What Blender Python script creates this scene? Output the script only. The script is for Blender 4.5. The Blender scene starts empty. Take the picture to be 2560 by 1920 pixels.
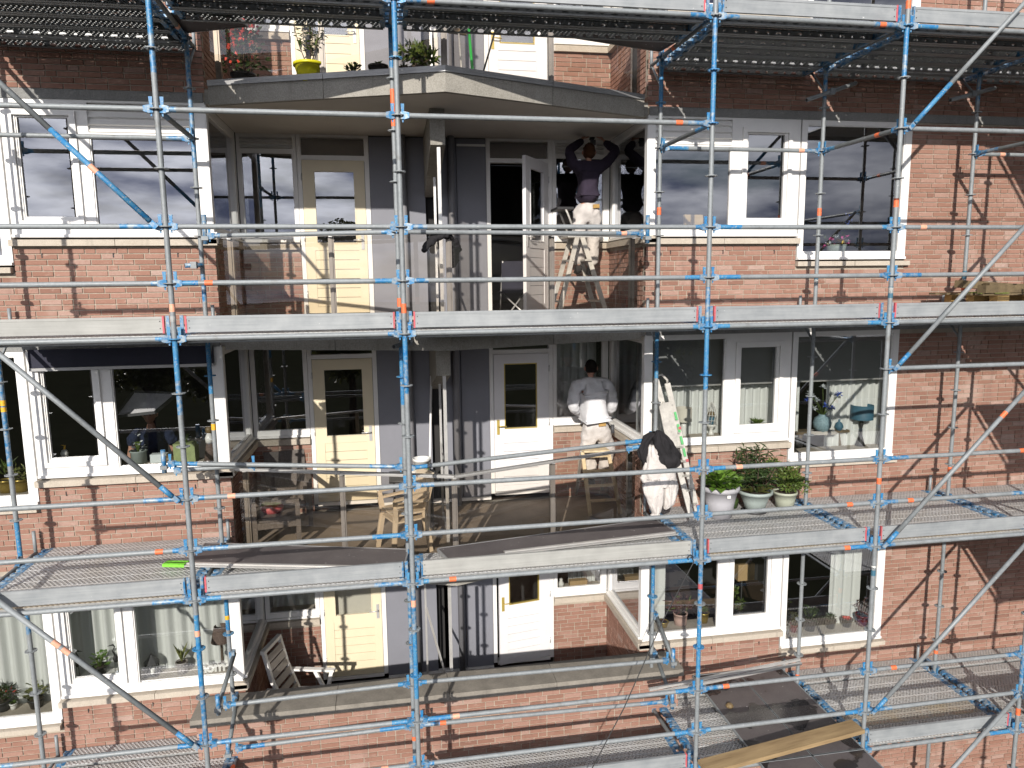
import bpy, bmesh, math, random
from mathutils import Vector, Matrix, noise
R = math.radians
random.seed(7)
sc = bpy.context.scene
COL = sc.collection

# ------------------------------------------------------------------ camera
CF = 1793.8                                  # focal length in pixels of a 2560 px wide picture
CAM = Vector((-0.127, -6.9353, 5.4745))
yaw, pitch, roll = 0.1658, 0.1410, -0.0119
FW = Vector((math.sin(yaw)*math.cos(pitch), math.cos(yaw)*math.cos(pitch), -math.sin(pitch)))
RT0 = Vector((math.cos(yaw), -math.sin(yaw), 0.0)); UP0 = RT0.cross(FW)
RT = RT0*math.cos(roll) + UP0*math.sin(roll)
UP = UP0*math.cos(roll) - RT0*math.sin(roll)
cam_d = bpy.data.cameras.new('camera'); cam = bpy.data.objects.new('camera', cam_d); COL.objects.link(cam)
cam_d.sensor_fit = 'HORIZONTAL'; cam_d.sensor_width = 36.0; cam_d.lens = CF/2560*36.0
cam_d.clip_start = 0.05; cam_d.clip_end = 4000
m = Matrix.Identity(4)
for i in range(3):
    m[i][0] = RT[i]; m[i][1] = UP[i]; m[i][2] = -FW[i]; m[i][3] = CAM[i]
cam.matrix_world = m
sc.camera = cam

def ray(u, v): return FW + RT*((u-1280)/CF) - UP*((v-960)/CF)
def at(u, v, y):                              # where the sight line of a photograph pixel meets the plane at depth y
    d = ray(u, v); return CAM + d*((y-CAM.y)/d.y)
def atz(u, v, z):
    d = ray(u, v); return CAM + d*((z-CAM.z)/d.z)

# ------------------------------------------------------------------ sky and sun
SUN = Vector((0.34, 1.0, -0.46)).normalized()     # direction the light travels
sun_el = math.asin(-SUN.z); sun_az = math.atan2(-SUN.x, -SUN.y)   # azimuth from +Y towards +X
w = bpy.data.worlds.new('World'); sc.world = w; w.use_nodes = True
nt = w.node_tree; nt.nodes.clear()
wo = nt.nodes.new('ShaderNodeOutputWorld'); bg = nt.nodes.new('ShaderNodeBackground')
sky = nt.nodes.new('ShaderNodeTexSky'); sky.sky_type = 'NISHITA'; sky.sun_disc = False
sky.sun_elevation = sun_el; sky.sun_rotation = sun_az
sky.air_density = 1.0; sky.dust_density = 0.5; sky.ozone_density = 1.4
tcw = nt.nodes.new('ShaderNodeTexCoord'); mpw = nt.nodes.new('ShaderNodeMapping')
mpw.inputs['Scale'].default_value = (1.0, 1.0, 3.4)
nz = nt.nodes.new('ShaderNodeTexNoise'); nz.inputs['Scale'].default_value = 2.6; nz.inputs['Detail'].default_value = 7; nz.inputs['Roughness'].default_value = 0.58
cr = nt.nodes.new('ShaderNodeValToRGB'); cr.color_ramp.elements[0].position = 0.34; cr.color_ramp.elements[1].position = 0.50
nz2 = nt.nodes.new('ShaderNodeTexNoise'); nz2.inputs['Scale'].default_value = 6.5; nz2.inputs['Detail'].default_value = 7
cr2 = nt.nodes.new('ShaderNodeValToRGB')
cr2.color_ramp.elements[0].position = 0.36; cr2.color_ramp.elements[0].color = (1.1, 1.25, 1.9, 1)
cr2.color_ramp.elements[1].position = 0.58; cr2.color_ramp.elements[1].color = (6.6, 6.7, 7.2, 1)
mxw = nt.nodes.new('ShaderNodeMixRGB')
L = nt.links.new
L(tcw.outputs['Generated'], mpw.inputs['Vector']); L(mpw.outputs[0], nz.inputs['Vector']); L(mpw.outputs[0], nz2.inputs['Vector'])
L(nz.outputs['Fac'], cr.inputs[0]); L(nz2.outputs['Fac'], cr2.inputs[0])
# clouds on the sun's side of the sky scatter more of its light
dt = nt.nodes.new('ShaderNodeVectorMath'); dt.operation = 'DOT_PRODUCT'; dt.inputs[1].default_value = tuple(-SUN)
mr = nt.nodes.new('ShaderNodeMapRange'); mr.inputs[1].default_value = 0.38; mr.inputs[2].default_value = 0.98; mr.inputs[3].default_value = 0.30; mr.inputs[4].default_value = 6.8
vs = nt.nodes.new('ShaderNodeVectorMath'); vs.operation = 'SCALE'
L(tcw.outputs['Generated'], dt.inputs[0]); L(dt.outputs['Value'], mr.inputs[0]); L(cr2.outputs[0], vs.inputs[0]); L(mr.outputs[0], vs.inputs['Scale'])
L(cr.outputs[0], mxw.inputs[0]); L(sky.outputs[0], mxw.inputs[1]); L(vs.outputs[0], mxw.inputs[2])
L(mxw.outputs[0], bg.inputs['Color']); bg.inputs['Strength'].default_value = 0.05
L(bg.outputs[0], wo.inputs['Surface'])
sd = bpy.data.lights.new('sun', 'SUN'); sd.energy = 5.0; sd.angle = R(0.53); sd.color = (1.0, 0.94, 0.86)
so = bpy.data.objects.new('sun', sd); COL.objects.link(so)
so.rotation_euler = SUN.to_track_quat('-Z', 'Y').to_euler(); so.location = (-6, -18, 16)
sc.view_settings.view_transform = 'Standard'; sc.view_settings.look = 'None'
sc.view_settings.gamma = 1.0; sc.view_settings.exposure = 0.10
sc.render.engine = 'CYCLES'
sc.cycles.max_bounces = 8; sc.cycles.transparent_max_bounces = 24; sc.cycles.diffuse_bounces = 3
sc.cycles.glossy_bounces = 3; sc.cycles.caustics_reflective = False; sc.cycles.caustics_refractive = False
sc.cycles.use_denoising = True

# ------------------------------------------------------------------ node helpers and materials
class NT:
    def __init__(s, name):
        s.mat = bpy.data.materials.new(name); s.mat.use_nodes = True
        s.t = s.mat.node_tree; s.t.nodes.clear()
        s.out = s.t.nodes.new('ShaderNodeOutputMaterial')
    def n(s, typ, **kw):
        nd = s.t.nodes.new('ShaderNode'+typ)
        for k, v in kw.items():
            if k.startswith('i_'):
                key = k[2:].replace('_', ' ')
                nd.inputs[int(key) if key.isdigit() else key].default_value = v
            else: setattr(nd, k, v)
        return nd
    def l(s, a, b): s.t.links.new(a, b)
    def math(s, op, a, b=None, c=None):
        nd = s.n('Math', operation=op)
        for i, x in enumerate((a, b, c)):
            if x is None: continue
            if isinstance(x, (int, float)): nd.inputs[i].default_value = x
            else: s.l(x, nd.inputs[i])
        return nd.outputs[0]
    def mix(s, f, a, b):
        nd = s.n('MixRGB')
        for i, x in enumerate((f, a, b)):
            if isinstance(x, (int, float)): nd.inputs[i].default_value = x
            elif isinstance(x, tuple): nd.inputs[i].default_value = (*x[:3], 1)
            else: s.l(x, nd.inputs[i])
        return nd.outputs[0]
    def noise(s, vec, scale, detail=3, rough=0.5):
        nd = s.n('TexNoise'); nd.inputs['Scale'].default_value = scale; nd.inputs['Detail'].default_value = detail
        nd.inputs['Roughness'].default_value = rough
        if vec is not None: s.l(vec, nd.inputs['Vector'])
        return nd.outputs['Fac']
    def ramp(s, f, *stops):
        nd = s.n('ValToRGB'); e = nd.color_ramp.elements
        while len(e) < len(stops): e.new(0.5)
        for i, (p, c) in enumerate(stops):
            e[i].position = p; e[i].color = (*c[:3], 1) if isinstance(c, tuple) else (c, c, c, 1)
        s.l(f, nd.inputs[0]); return nd.outputs[0]
    def pos(s): return s.n('NewGeometry').outputs['Position']
    def obj(s): return s.n('TexCoord').outputs['Object']
    def scale(s, vec, sc_):
        nd = s.n('VectorMath', operation='MULTIPLY'); s.l(vec, nd.inputs[0]); nd.inputs[1].default_value = sc_; return nd.outputs[0]
    def bsdf(s, col, rough=0.6, metal=0.0, bump=None, bs=0.3, bd=0.002, spec=None, alpha=None, sheen=None):
        p = s.n('BsdfPrincipled')
        def put(k, x):
            if x is None: return
            if isinstance(x, (int, float)): p.inputs[k].default_value = x
            elif isinstance(x, tuple): p.inputs[k].default_value = (*x[:3], 1)
            else: s.l(x, p.inputs[k])
        put('Base Color', col); put('Roughness', rough); put('Metallic', metal)
        if spec is not None: put('Specular IOR Level', spec)
        if alpha is not None: put('Alpha', alpha)
        if sheen is not None: put('Sheen Weight', sheen)
        if bump is not None:
            b = s.n('Bump'); b.inputs['Strength'].default_value = bs; b.inputs['Distance'].default_value = bd
            s.l(bump, b.inputs['Height']); s.l(b.outputs[0], p.inputs['Normal'])
        s.l(p.outputs[0], s.out.inputs['Surface']); return p

M = {}
def simple(name, col, rough=0.6, metal=0.0, var=0.15, scale=8.0, bump=0.0, spec=None, fine=60.0):
    t = NT(name); P = t.pos()
    f = t.noise(P, scale, 4, 0.6); g = t.noise(P, fine, 3, 0.6)
    dk = tuple(c*(1-var) for c in col); lt = tuple(min(1, c*(1+var)) for c in col)
    c = t.ramp(f, (0.3, dk), (0.7, lt))
    c = t.mix(0.25, c, t.ramp(g, (0.3, dk), (0.7, lt)))
    t.bsdf(c, rough, metal, bump=g if bump else None, bs=bump, bd=0.003, spec=spec)
    M[name] = t.mat; return t.mat

def make_materials():
    # galvanised steel tube: spangle, streaks
    def galv(name, base, var=0.2):
        t = NT(name); P = t.obj() if False else t.pos()
        a = t.noise(P, 38, 3, 0.6); b = t.noise(t.scale(P, (6, 6, 6)), 1.0, 4, 0.6)
        dk = tuple(c*(1-var) for c in base); lt = tuple(c*(1+var) for c in base)
        c = t.ramp(a, (0.3, dk), (0.7, lt)); c2 = t.ramp(b, (0.35, tuple(x*0.78 for x in base)), (0.65, tuple(x*1.12 for x in base)))
        c = t.mix(0.5, c, c2)
        gr = t.ramp(t.noise(P, 5.5, 5, 0.7), (0.58, 0.0), (0.72, 0.55)); c = t.mix(gr, c, (0.13, 0.12, 0.105))
        spl = t.ramp(t.noise(P, 34, 3, 0.6), (0.70, 0.0), (0.73, 0.8)); c = t.mix(spl, c, (0.50, 0.50, 0.48))
        ru = t.ramp(b, (0.3, 0.45), (0.7, 0.68))
        t.bsdf(c, ru, 0.15, bump=a, bs=0.15, bd=0.001); M[name] = t.mat
    galv('galv', (0.24, 0.26, 0.27)); galv('galv_dark', (0.15, 0.165, 0.17)); galv('galv_light', (0.38, 0.39, 0.385))
    # worn blue marking paint on galvanised tube
    t = NT('blue_paint'); P = t.pos()
    a = t.noise(P, 30, 4, 0.65); b = t.noise(P, 7, 3, 0.6)
    k = t.ramp(t.math('ADD', t.math('MULTIPLY', a, 0.6), t.math('MULTIPLY', b, 0.4)), (0.40, 0.0), (0.56, 1.0))
    c = t.mix(k, (0.010, 0.150, 0.375), (0.06, 0.22, 0.38))
    k2 = t.ramp(t.noise(P, 55, 3, 0.6), (0.58, 0.0), (0.66, 1.0))
    c = t.mix(k2, c, (0.30, 0.34, 0.36))
    t.bsdf(c, 0.48, 0.0, bump=a, bs=0.15, bd=0.001); M['blue_paint'] = t.mat
    t = NT('blue_worn'); P = t.pos()
    a = t.noise(P, 22, 4, 0.65)
    k = t.ramp(a, (0.40, 0.0), (0.62, 1.0))
    c = t.mix(k, (0.02, 0.165, 0.36), (0.30, 0.345, 0.37))
    t.bsdf(c, 0.5, 0.2, bump=a, bs=0.15, bd=0.001); M['blue_worn'] = t.mat
    for nm, col in (('tape_orange', (0.74, 0.16, 0.06)), ('tape_pale', (0.75, 0.36, 0.24)), ('tape_yellow', (0.75, 0.42, 0.03)), ('red_plastic', (0.42, 0.09, 0.10)), ('lime', (0.20, 0.62, 0.05))):
        simple(nm, col, 0.55, 0, 0.22, 40)
    # toe boards: weathered aluminium / timber grey
    t = NT('toe_alu'); P = t.pos()
    a = t.noise(t.scale(P, (2.0, 20, 60)), 1.0, 4, 0.6); b = t.noise(P, 5, 4, 0.6)
    c = t.mix(0.5, t.ramp(a, (0.3, (0.225, 0.24, 0.25)), (0.7, (0.335, 0.352, 0.36))), t.ramp(b, (0.3, (0.19, 0.208, 0.22)), (0.7, (0.36, 0.375, 0.38))))
    sp = t.ramp(t.noise(P, 16, 4, 0.7), (0.70, 0.0), (0.74, 1.0)); c = t.mix(sp, c, (0.66, 0.66, 0.65))
    t.bsdf(c, 0.55, 0.1, bump=a, bs=0.15, bd=0.001); M['toe_alu'] = t.mat
    t = NT('toe_wood'); P = t.pos()
    a = t.noise(t.scale(P, (1.5, 20, 70)), 1.0, 4, 0.6); b = t.noise(P, 4, 4, 0.6)
    c = t.mix(0.5, t.ramp(a, (0.3, (0.26, 0.26, 0.24)), (0.7, (0.38, 0.38, 0.355))), t.ramp(b, (0.3, (0.26, 0.262, 0.25)), (0.7, (0.41, 0.41, 0.39))))
    t.bsdf(c, 0.65, 0, bump=a, bs=0.2, bd=0.001); M['toe_wood'] = t.mat
    # perforated walking surface: round holes in a staggered grid with raised rims (object space)
    def perf(name, base, dirt):
        t = NT(name); o = t.obj(); P = t.pos()
        sx = t.n('SeparateXYZ'); t.l(o, sx.inputs[0])
        px, py = 0.046, 0.028
        row = t.math('FLOOR', t.math('DIVIDE', sx.outputs[1], py))
        off = t.math('MULTIPLY', t.math('MODULO', t.math('ADD', row, 1000.0), 2.0), px/2)
        fx = t.math('SUBTRACT', t.math('MODULO', t.math('ADD', t.math('ADD', sx.outputs[0], off), 50*px), px), px/2)
        fy = t.math('SUBTRACT', t.math('MODULO', t.math('ADD', sx.outputs[1], 50*py), py), py/2)
        d = t.math('SQRT', t.math('ADD', t.math('MULTIPLY', fx, fx), t.math('MULTIPLY', fy, fy)))
        hole = t.math('LESS_THAN', d, 0.0078)
        # solid strips near the long edges and in two unperforated lanes
        lane = t.math('ABSOLUTE', t.math('SUBTRACT', sx.outputs[1], 0.157))
        keep = t.math('GREATER_THAN', lane, 0.012)
        edge = t.math('MULTIPLY', t.math('GREATER_THAN', sx.outputs[1], 0.018), t.math('LESS_THAN', sx.outputs[1], 0.302))
        hole = t.math('MULTIPLY', t.math('MULTIPLY', hole, keep), edge)
        rim = t.ramp(d, (0.007/0.03*0.03/0.03*0.03, 0.0), (0.5, 0.0))
        a = t.noise(P, 30, 3, 0.6); b = t.noise(P, 3.0, 4, 0.65); c1 = t.noise(P, 9, 4, 0.7)
        c = t.ramp(a, (0.3, tuple(x*0.82 for x in base)), (0.7, tuple(x*1.15 for x in base)))
        c = t.mix(t.ramp(b, (0.42, 0.0), (0.68, 0.75)), c, dirt)
        c = t.mix(t.ramp(c1, (0.68, 0.0), (0.76, 0.6)), c, (0.45, 0.44, 0.42))
        rimh = t.math('MULTIPLY', t.math('SMOOTH_MIN', t.math('SUBTRACT', 0.014, d), 0.006, 0.002), keep)
        p = t.bsdf(c, 0.55, 0.25, bump=rimh, bs=0.9, bd=0.9, alpha=t.math('SUBTRACT', 1.0, hole)); M[name] = t.mat
    perf('deck_perf', (0.60, 0.60, 0.595), (0.52, 0.50, 0.46)); perf('deck_perf_dirty', (0.46, 0.43, 0.38), (0.48, 0.39, 0.25))
    # plank flange: alternating round and slotted holes
    t = NT('deck_flange'); o = t.obj(); sx = t.n('SeparateXYZ'); t.l(o, sx.inputs[0])
    per = 0.24
    fx = t.math('SUBTRACT', t.math('MODULO', t.math('ADD', sx.outputs[0], 20*per), per), per/2)
    fz = t.math('ADD', sx.outputs[2], 0.040)
    ax = t.math('ABSOLUTE', fx)
    d1 = t.math('SQRT', t.math('ADD', t.math('POWER', t.math('SUBTRACT', ax, per/2), 2.0), t.math('POWER', fz, 2.0)))
    dxs = t.math('MAXIMUM', t.math('SUBTRACT', ax, 0.016), 0.0)
    d2 = t.math('SQRT', t.math('ADD', t.math('POWER', dxs, 2.0), t.math('POWER', fz, 2.0)))
    hole = t.math('LESS_THAN', t.math('MINIMUM', d1, d2), 0.0165)
    a = t.noise(t.pos(), 30, 3, 0.6)
    t.bsdf(t.ramp(a, (0.3, (0.26, 0.265, 0.265)), (0.7, (0.38, 0.385, 0.38))), 0.5, 0.3, alpha=t.math('SUBTRACT', 1.0, hole)); M['deck_flange'] = t.mat
    # dark phenolic plywood panel with splashes and wet patches
    def ply(name, wet):
        t = NT(name); P = t.pos()
        a = t.noise(P, 60, 3, 0.6); b = t.noise(P, 4, 4, 0.6)
        c = t.mix(0.5, t.ramp(a, (0.3, (0.065, 0.058, 0.06)), (0.7, (0.12, 0.105, 0.105))), t.ramp(b, (0.3, (0.075, 0.065, 0.067)), (0.7, (0.135, 0.12, 0.118))))
        v = t.n('TexVoronoi'); v.inputs['Scale'].default_value = 14; t.l(P, v.inputs['Vector'])
        rn = t.ramp(t.noise(P, 11, 2, 0.5), (0.55, 0.0), (0.62, 1.0))
        spk = t.math('MULTIPLY', t.math('LESS_THAN', v.outputs['Distance'], 0.13), rn)
        c = t.mix(spk, c, (0.42, 0.40, 0.39))
        smear = t.ramp(t.noise(t.scale(P, (5, 9, 5)), 1.6, 4, 0.7), (0.66, 0.0), (0.72, 0.7)); c = t.mix(smear, c, (0.30, 0.29, 0.28))
        rough = 0.6
        if wet:
            wv = t.ramp(t.noise(P, 2.3, 3, 0.45), (0.535, 0.0), (0.555, 1.0))
            c = t.mix(wv, c, t.mix(0.72, c, (0.008, 0.007, 0.007)))
            rough = t.ramp(wv, (0.0, 0.6), (1.0, 0.22))
        t.bsdf(c, rough, 0, bump=a, bs=0.15, bd=0.001); M[name] = t.mat
    ply('plywood', False); ply('plywood_wet', True)
    # brick, mortar
    t = NT('brick'); P = t.pos()
    at_ = t.n('Attribute', attribute_name='tint'); tv = at_.outputs['Fac']
    c = t.ramp(tv, (0.0, (0.19, 0.102, 0.075)), (0.25, (0.26, 0.140, 0.100)), (0.55, (0.305, 0.170, 0.127)), (0.82, (0.345, 0.212, 0.166)), (1.0, (0.40, 0.29, 0.245)))
    a = t.noise(P, 45, 4, 0.65); b = t.noise(t.scale(P, (9, 9, 22)), 1.0, 4, 0.65)
    c = t.mix(t.ramp(a, (0.3, 0.0), (0.75, 0.45)), c, (0.24, 0.105, 0.075))
    c = t.mix(t.ramp(b, (0.60, 0.0), (0.74, 0.55)), c, (0.50, 0.37, 0.31))
    ef = t.ramp(t.noise(P, 1.1, 4, 0.6), (0.60, 0.0), (0.72, 0.35)); c = t.mix(ef, c, (0.50, 0.39, 0.34))
    ro = t.ramp(t.noise(t.scale(P, (7, 7, 0.7)), 1.0, 4, 0.65), (0.55, 0.0), (0.75, 0.5)); c = t.mix(ro, c, (0.15, 0.085, 0.065))
    t.bsdf(c, 0.88, 0, bump=a, bs=0.6, bd=0.004); M['brick'] = t.mat
    simple('mortar', (0.38, 0.33, 0.265), 0.95, 0, 0.2, 12, 0.4)
    # exposed-aggregate concrete
    def agg(name, lo, hi, sc1=150):
        t = NT(name); P = t.pos()
        v = t.n('TexVoronoi'); v.inputs['Scale'].default_value = sc1; t.l(P, v.inputs['Vector'])
        a = t.ramp(v.outputs['Color'], (0.0, lo), (1.0, hi)); b = t.noise(P, 3, 5, 0.65)
        c = t.mix(0.35, a, t.ramp(b, (0.3, lo), (0.7, hi)))
        st = t.ramp(t.noise(t.scale(P, (14, 14, 1.3)), 1.0, 4, 0.7), (0.56, 0.0), (0.8, 0.35)); c = t.mix(st, c, tuple(x*0.4 for x in lo))
        t.bsdf(c, 0.85, 0, bump=v.outputs['Distance'], bs=0.5, bd=0.004); M[name] = t.mat
    agg('sill_stone', (0.36, 0.31, 0.25), (0.56, 0.50, 0.42)); agg('concrete', (0.20, 0.19, 0.165), (0.40, 0.38, 0.34), 110); agg('concrete_band', (0.16, 0.16, 0.155), (0.30, 0.30, 0.29), 120)
    simple('coping', (0.225, 0.205, 0.175), 0.85, 0, 0.25, 5, 0.3, fine=40)
    simple('soffit', (0.62, 0.585, 0.54), 0.9, 0, 0.06, 3)
    simple('balcony_floor', (0.24, 0.20, 0.16), 0.8, 0, 0.25, 3)
    simple('white_frame', (0.80, 0.79, 0.77), 0.4, 0, 0.04, 6); simple('grey_frame', (0.50, 0.48, 0.44), 0.45, 0, 0.06, 6)
    simple('cream_door', (0.72, 0.635, 0.455), 0.45, 0, 0.04, 4); simple('white_door', (0.76, 0.75, 0.76), 0.42, 0, 0.04, 4)
    simple('grey_panel', (0.20, 0.205, 0.235), 0.6, 0, 0.06, 3); simple('grey_pipe', (0.21, 0.21, 0.225), 0.5, 0, 0.06, 3)
    simple('alu', (0.56, 0.55, 0.53), 0.38, 0.5, 0.1, 8); simple('alu_bronze', (0.22, 0.195, 0.17), 0.4, 0.4, 0.1, 8)
    simple('alu_trim', (0.36, 0.36, 0.36), 0.4, 0.5, 0.12, 8)
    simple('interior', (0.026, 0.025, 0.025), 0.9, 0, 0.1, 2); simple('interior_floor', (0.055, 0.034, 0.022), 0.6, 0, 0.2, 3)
    simple('navy', (0.012, 0.013, 0.03), 0.7, 0, 0.2, 6); simple('black', (0.015, 0.015, 0.016), 0.6, 0, 0.2, 10)
    simple('dark_grey', (0.06, 0.06, 0.065), 0.6, 0, 0.2, 10); simple('brass', (0.50, 0.38, 0.10), 0.35, 0.3, 0.1, 10); simple('chrome', (0.55, 0.55, 0.55), 0.3, 0.35, 0.05, 10)
    simple('grey_white', (0.60, 0.60, 0.60), 0.5, 0, 0.06, 6)
    # thin sheet glass: mirror-like surface reflection over clear transmission
    def glass(name, tint, f0=0.09, dirt=0.0):
        t = NT(name)
        lw = t.n('Fresnel'); lw.inputs['IOR'].default_value = 1.5
        fac = t.math('MINIMUM', t.math('ADD', t.math('MULTIPLY', lw.outputs[0], 1.5), f0), 1.0)
        tr = t.n('BsdfTransparent'); tr.inputs[0].default_value = (*tint, 1)
        gl = t.n('BsdfGlossy'); gl.inputs['Roughness'].default_value = 0.0; gl.inputs[0].default_value = (0.95, 0.96, 1.0, 1)
        nb = t.n('Bump'); nb.inputs['Strength'].default_value = 0.02; nb.inputs['Distance'].default_value = 0.02
        t.l(t.noise(t.pos(), 1.4, 1, 0.4), nb.inputs['Height']); t.l(nb.outputs[0], gl.inputs['Normal'])
        mx = t.n('MixShader'); t.l(fac, mx.inputs[0]); t.l(tr.outputs[0], mx.inputs[1]); t.l(gl.outputs[0], mx.inputs[2])
        last = mx.outputs[0]
        if dirt:
            df = t.n('BsdfDiffuse'); df.inputs[0].default_value = (0.5, 0.46, 0.40, 1)
            mx2 = t.n('MixShader'); t.l(t.math('MULTIPLY', t.ramp(t.noise(t.pos(), 2.5, 4, 0.6), (0.3, 0.5), (0.75, 1.0)), dirt), mx2.inputs[0])
            t.l(last, mx2.inputs[1]); t.l(df.outputs[0], mx2.inputs[2]); last = mx2.outputs[0]
        t.l(last, t.out.inputs['Surface']); M[name] = t.mat
    glass('glass', (0.93, 0.95, 0.94), 0.19); glass('glass_rail', (0.90, 0.86, 0.80), 0.01, 0.02); glass('glass_clear', (0.9, 0.92, 0.92), 0.0)
    glass('glass_green', (0.05, 0.12, 0.1), 0.02)
    # fabrics and goods
    t = NT('curtain'); d1 = t.n('BsdfDiffuse'); d1.inputs[0].default_value = (0.86, 0.88, 0.85, 1); tl = t.n('BsdfTranslucent'); tl.inputs[0].default_value = (0.6, 0.62, 0.6, 1)
    mx = t.n('MixShader'); mx.inputs[0].default_value = 0.25; t.l(d1.outputs[0], mx.inputs[1]); t.l(tl.outputs[0], mx.inputs[2]); t.l(mx.outputs[0], t.out.inputs['Surface']); M['curtain'] = t.mat
    simple('painted_sky_reflection', (0.80, 0.78, 0.85), 0.3, 0, 0.25, 4)  # pale colour painted as the sky's reflection in the tilted sash
    simple('blind', (0.27, 0.275, 0.28), 0.85, 0, 0.05, 5)
    def cloth(name, col, var=0.12, bump=0.5, stain=None):
        t = NT(name); P = t.pos()
        a = t.noise(P, 9, 4, 0.6); b = t.noise(P, 220, 2, 0.5)
        c = t.ramp(a, (0.3, tuple(x*(1-var) for x in col)), (0.7, tuple(min(1, x*(1+var)) for x in col)))
        if stain: c = t.mix(t.ramp(t.noise(P, 14, 5, 0.7), (0.62, 0.0), (0.70, 0.6)), c, stain)
        t.bsdf(c, 0.92, 0, bump=t.math('ADD', t.math('MULTIPLY', a, 3.0), t.math('MULTIPLY', b, 0.2)), bs=bump, bd=0.012, sheen=0.1 if sum(col) > 0.6 else 0.0, spec=0.2); M[name] = t.mat
    cloth('jumper_dark', (0.034, 0.026, 0.042)); cloth('shirt_plum', (0.10, 0.075, 0.105)); cloth('trousers_white', (0.56, 0.525, 0.50), 0.08, 0.6, (0.48, 0.44, 0.40))
    cloth('sweater_white', (0.66, 0.66, 0.68), 0.06, 0.5); cloth('trousers_grey', (0.56, 0.52, 0.47), 0.12, 0.6, (0.33, 0.28, 0.24)); cloth('jacket_black', (0.022, 0.021, 0.023), 0.2, 0.6)
    cloth('shirt_navy', (0.02, 0.028, 0.06), 0.5, 0.5, (0.10, 0.11, 0.15)); cloth('boots', (0.03, 0.028, 0.028)); cloth('hair', (0.014, 0.011, 0.009), 0.3, 0.9); cloth('hair_brown', (0.06, 0.025, 0.012), 0.3, 0.9)
    cloth('knee_pad', (0.20, 0.18, 0.17)); cloth('leather', (0.42, 0.26, 0.09))
    simple('skin', (0.45, 0.24, 0.17), 0.55, 0, 0.08, 20)
    t = NT('wood'); P = t.obj()
    wv = t.noise(t.scale(P, (3, 40, 40)), 1.0, 5, 0.65); kn = t.noise(t.scale(P, (2, 9, 9)), 1.0, 3, 0.5)
    c = t.mix(0.5, t.ramp(wv, (0.3, (0.19, 0.125, 0.06)), (0.7, (0.37, 0.265, 0.14))), t.ramp(kn, (0.35, (0.17, 0.11, 0.052)), (0.65, (0.36, 0.255, 0.13))))
    t.bsdf(c, 0.75, 0, bump=wv, bs=0.3, bd=0.002); M['wood'] = t.mat
    simple('old_wood', (0.13, 0.095, 0.05), 0.9, 0, 0.4, 14, 0.4); simple('new_wood', (0.52, 0.33, 0.12), 0.8, 0, 0.2, 14, 0.2); simple('moss', (0.11, 0.13, 0.03), 0.95, 0, 0.4, 30, 0.5)
    simple('ladder_alu', (0.50, 0.48, 0.44), 0.5, 0.3, 0.25, 12); simple('ladder_wood', (0.62, 0.50, 0.32), 0.7, 0, 0.25, 14)
    simple('chair_white', (0.76, 0.75, 0.73), 0.4, 0, 0.05, 6); simple('chair_beige', (0.60, 0.50, 0.37), 0.5, 0, 0.06, 6); simple('rattan', (0.115, 0.10, 0.09), 0.7, 0, 0.3, 60, 0.6)
    simple('slat_grey', (0.30, 0.27, 0.25), 0.5, 0, 0.1, 6)
    simple('pot_grey', (0.40, 0.395, 0.42), 0.55, 0, 0.05, 6); simple('pot_green', (0.30, 0.35, 0.33), 0.55, 0, 0.08, 6); simple('pot_sage', (0.36, 0.38, 0.30), 0.6, 0, 0.08, 6)
    simple('pot_yellow', (0.55, 0.50, 0.01), 0.4, 0, 0.05, 6); simple('pot_dark', (0.03, 0.03, 0.032), 0.5, 0, 0.2, 6); simple('pot_brown', (0.06, 0.045, 0.035), 0.5, 0, 0.2, 6)
    simple('pot_black_gloss', (0.012, 0.011, 0.012), 0.12, 0, 0.1, 6); simple('pot_red_gloss', (0.13, 0.012, 0.014), 0.15, 0, 0.1, 6); simple('pot_pink', (0.62, 0.42, 0.36), 0.6, 0, 0.1, 6); simple('pot_brass', (0.45, 0.33, 0.09), 0.3, 0.7, 0.15, 10)
    simple('soil', (0.045, 0.032, 0.022), 0.95, 0, 0.4, 40, 0.5); simple('ceramic_white', (0.78, 0.77, 0.73), 0.3, 0, 0.04, 6); simple('shade_cream', (0.66, 0.62, 0.53), 0.8, 0, 0.04, 8)
    simple('lamp_blue', (0.045, 0.13, 0.19), 0.6, 0, 0.1, 8); simple('vase_blue', (0.22, 0.33, 0.37), 0.6, 0, 0.35, 40, 0.4); simple('petal_blue', (0.06, 0.12, 0.50), 0.7, 0, 0.3, 60); simple('petal_white', (0.62, 0.66, 0.68), 0.7, 0, 0.1, 60)
    simple('petal_red', (0.60, 0.07, 0.05), 0.7, 0, 0.3, 60); simple('petal_pink', (0.55, 0.08, 0.28), 0.7, 0, 0.3, 60); simple('petal_yellow', (0.7, 0.5, 0.05), 0.7, 0, 0.2, 60)
    def leaf(name, lo, hi, rough=0.45):
        t = NT(name); P = t.pos(); a = t.noise(P, 26, 3, 0.6)
        c = t.ramp(a, (0.3, lo), (0.7, hi)); p = t.bsdf(c, rough, 0)
        tl = t.n('BsdfTranslucent'); t.l(c, tl.inputs[0]); mx = t.n('MixShader'); mx.inputs[0].default_value = 0.25
        t.l(p.outputs[0], mx.inputs[1]); t.l(tl.outputs[0], mx.inputs[2]); t.l(mx.outputs[0], t.out.inputs['Surface']); M[name] = t.mat
    leaf('leaf_bright', (0.07, 0.17, 0.02), (0.22, 0.36, 0.06), 0.3); leaf('leaf_dark', (0.022, 0.05, 0.014), (0.07, 0.11, 0.035)); leaf('leaf_mid', (0.055, 0.11, 0.018), (0.17, 0.23, 0.05)); leaf('leaf_olive', (0.05, 0.06, 0.015), (0.14, 0.14, 0.04))
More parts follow.
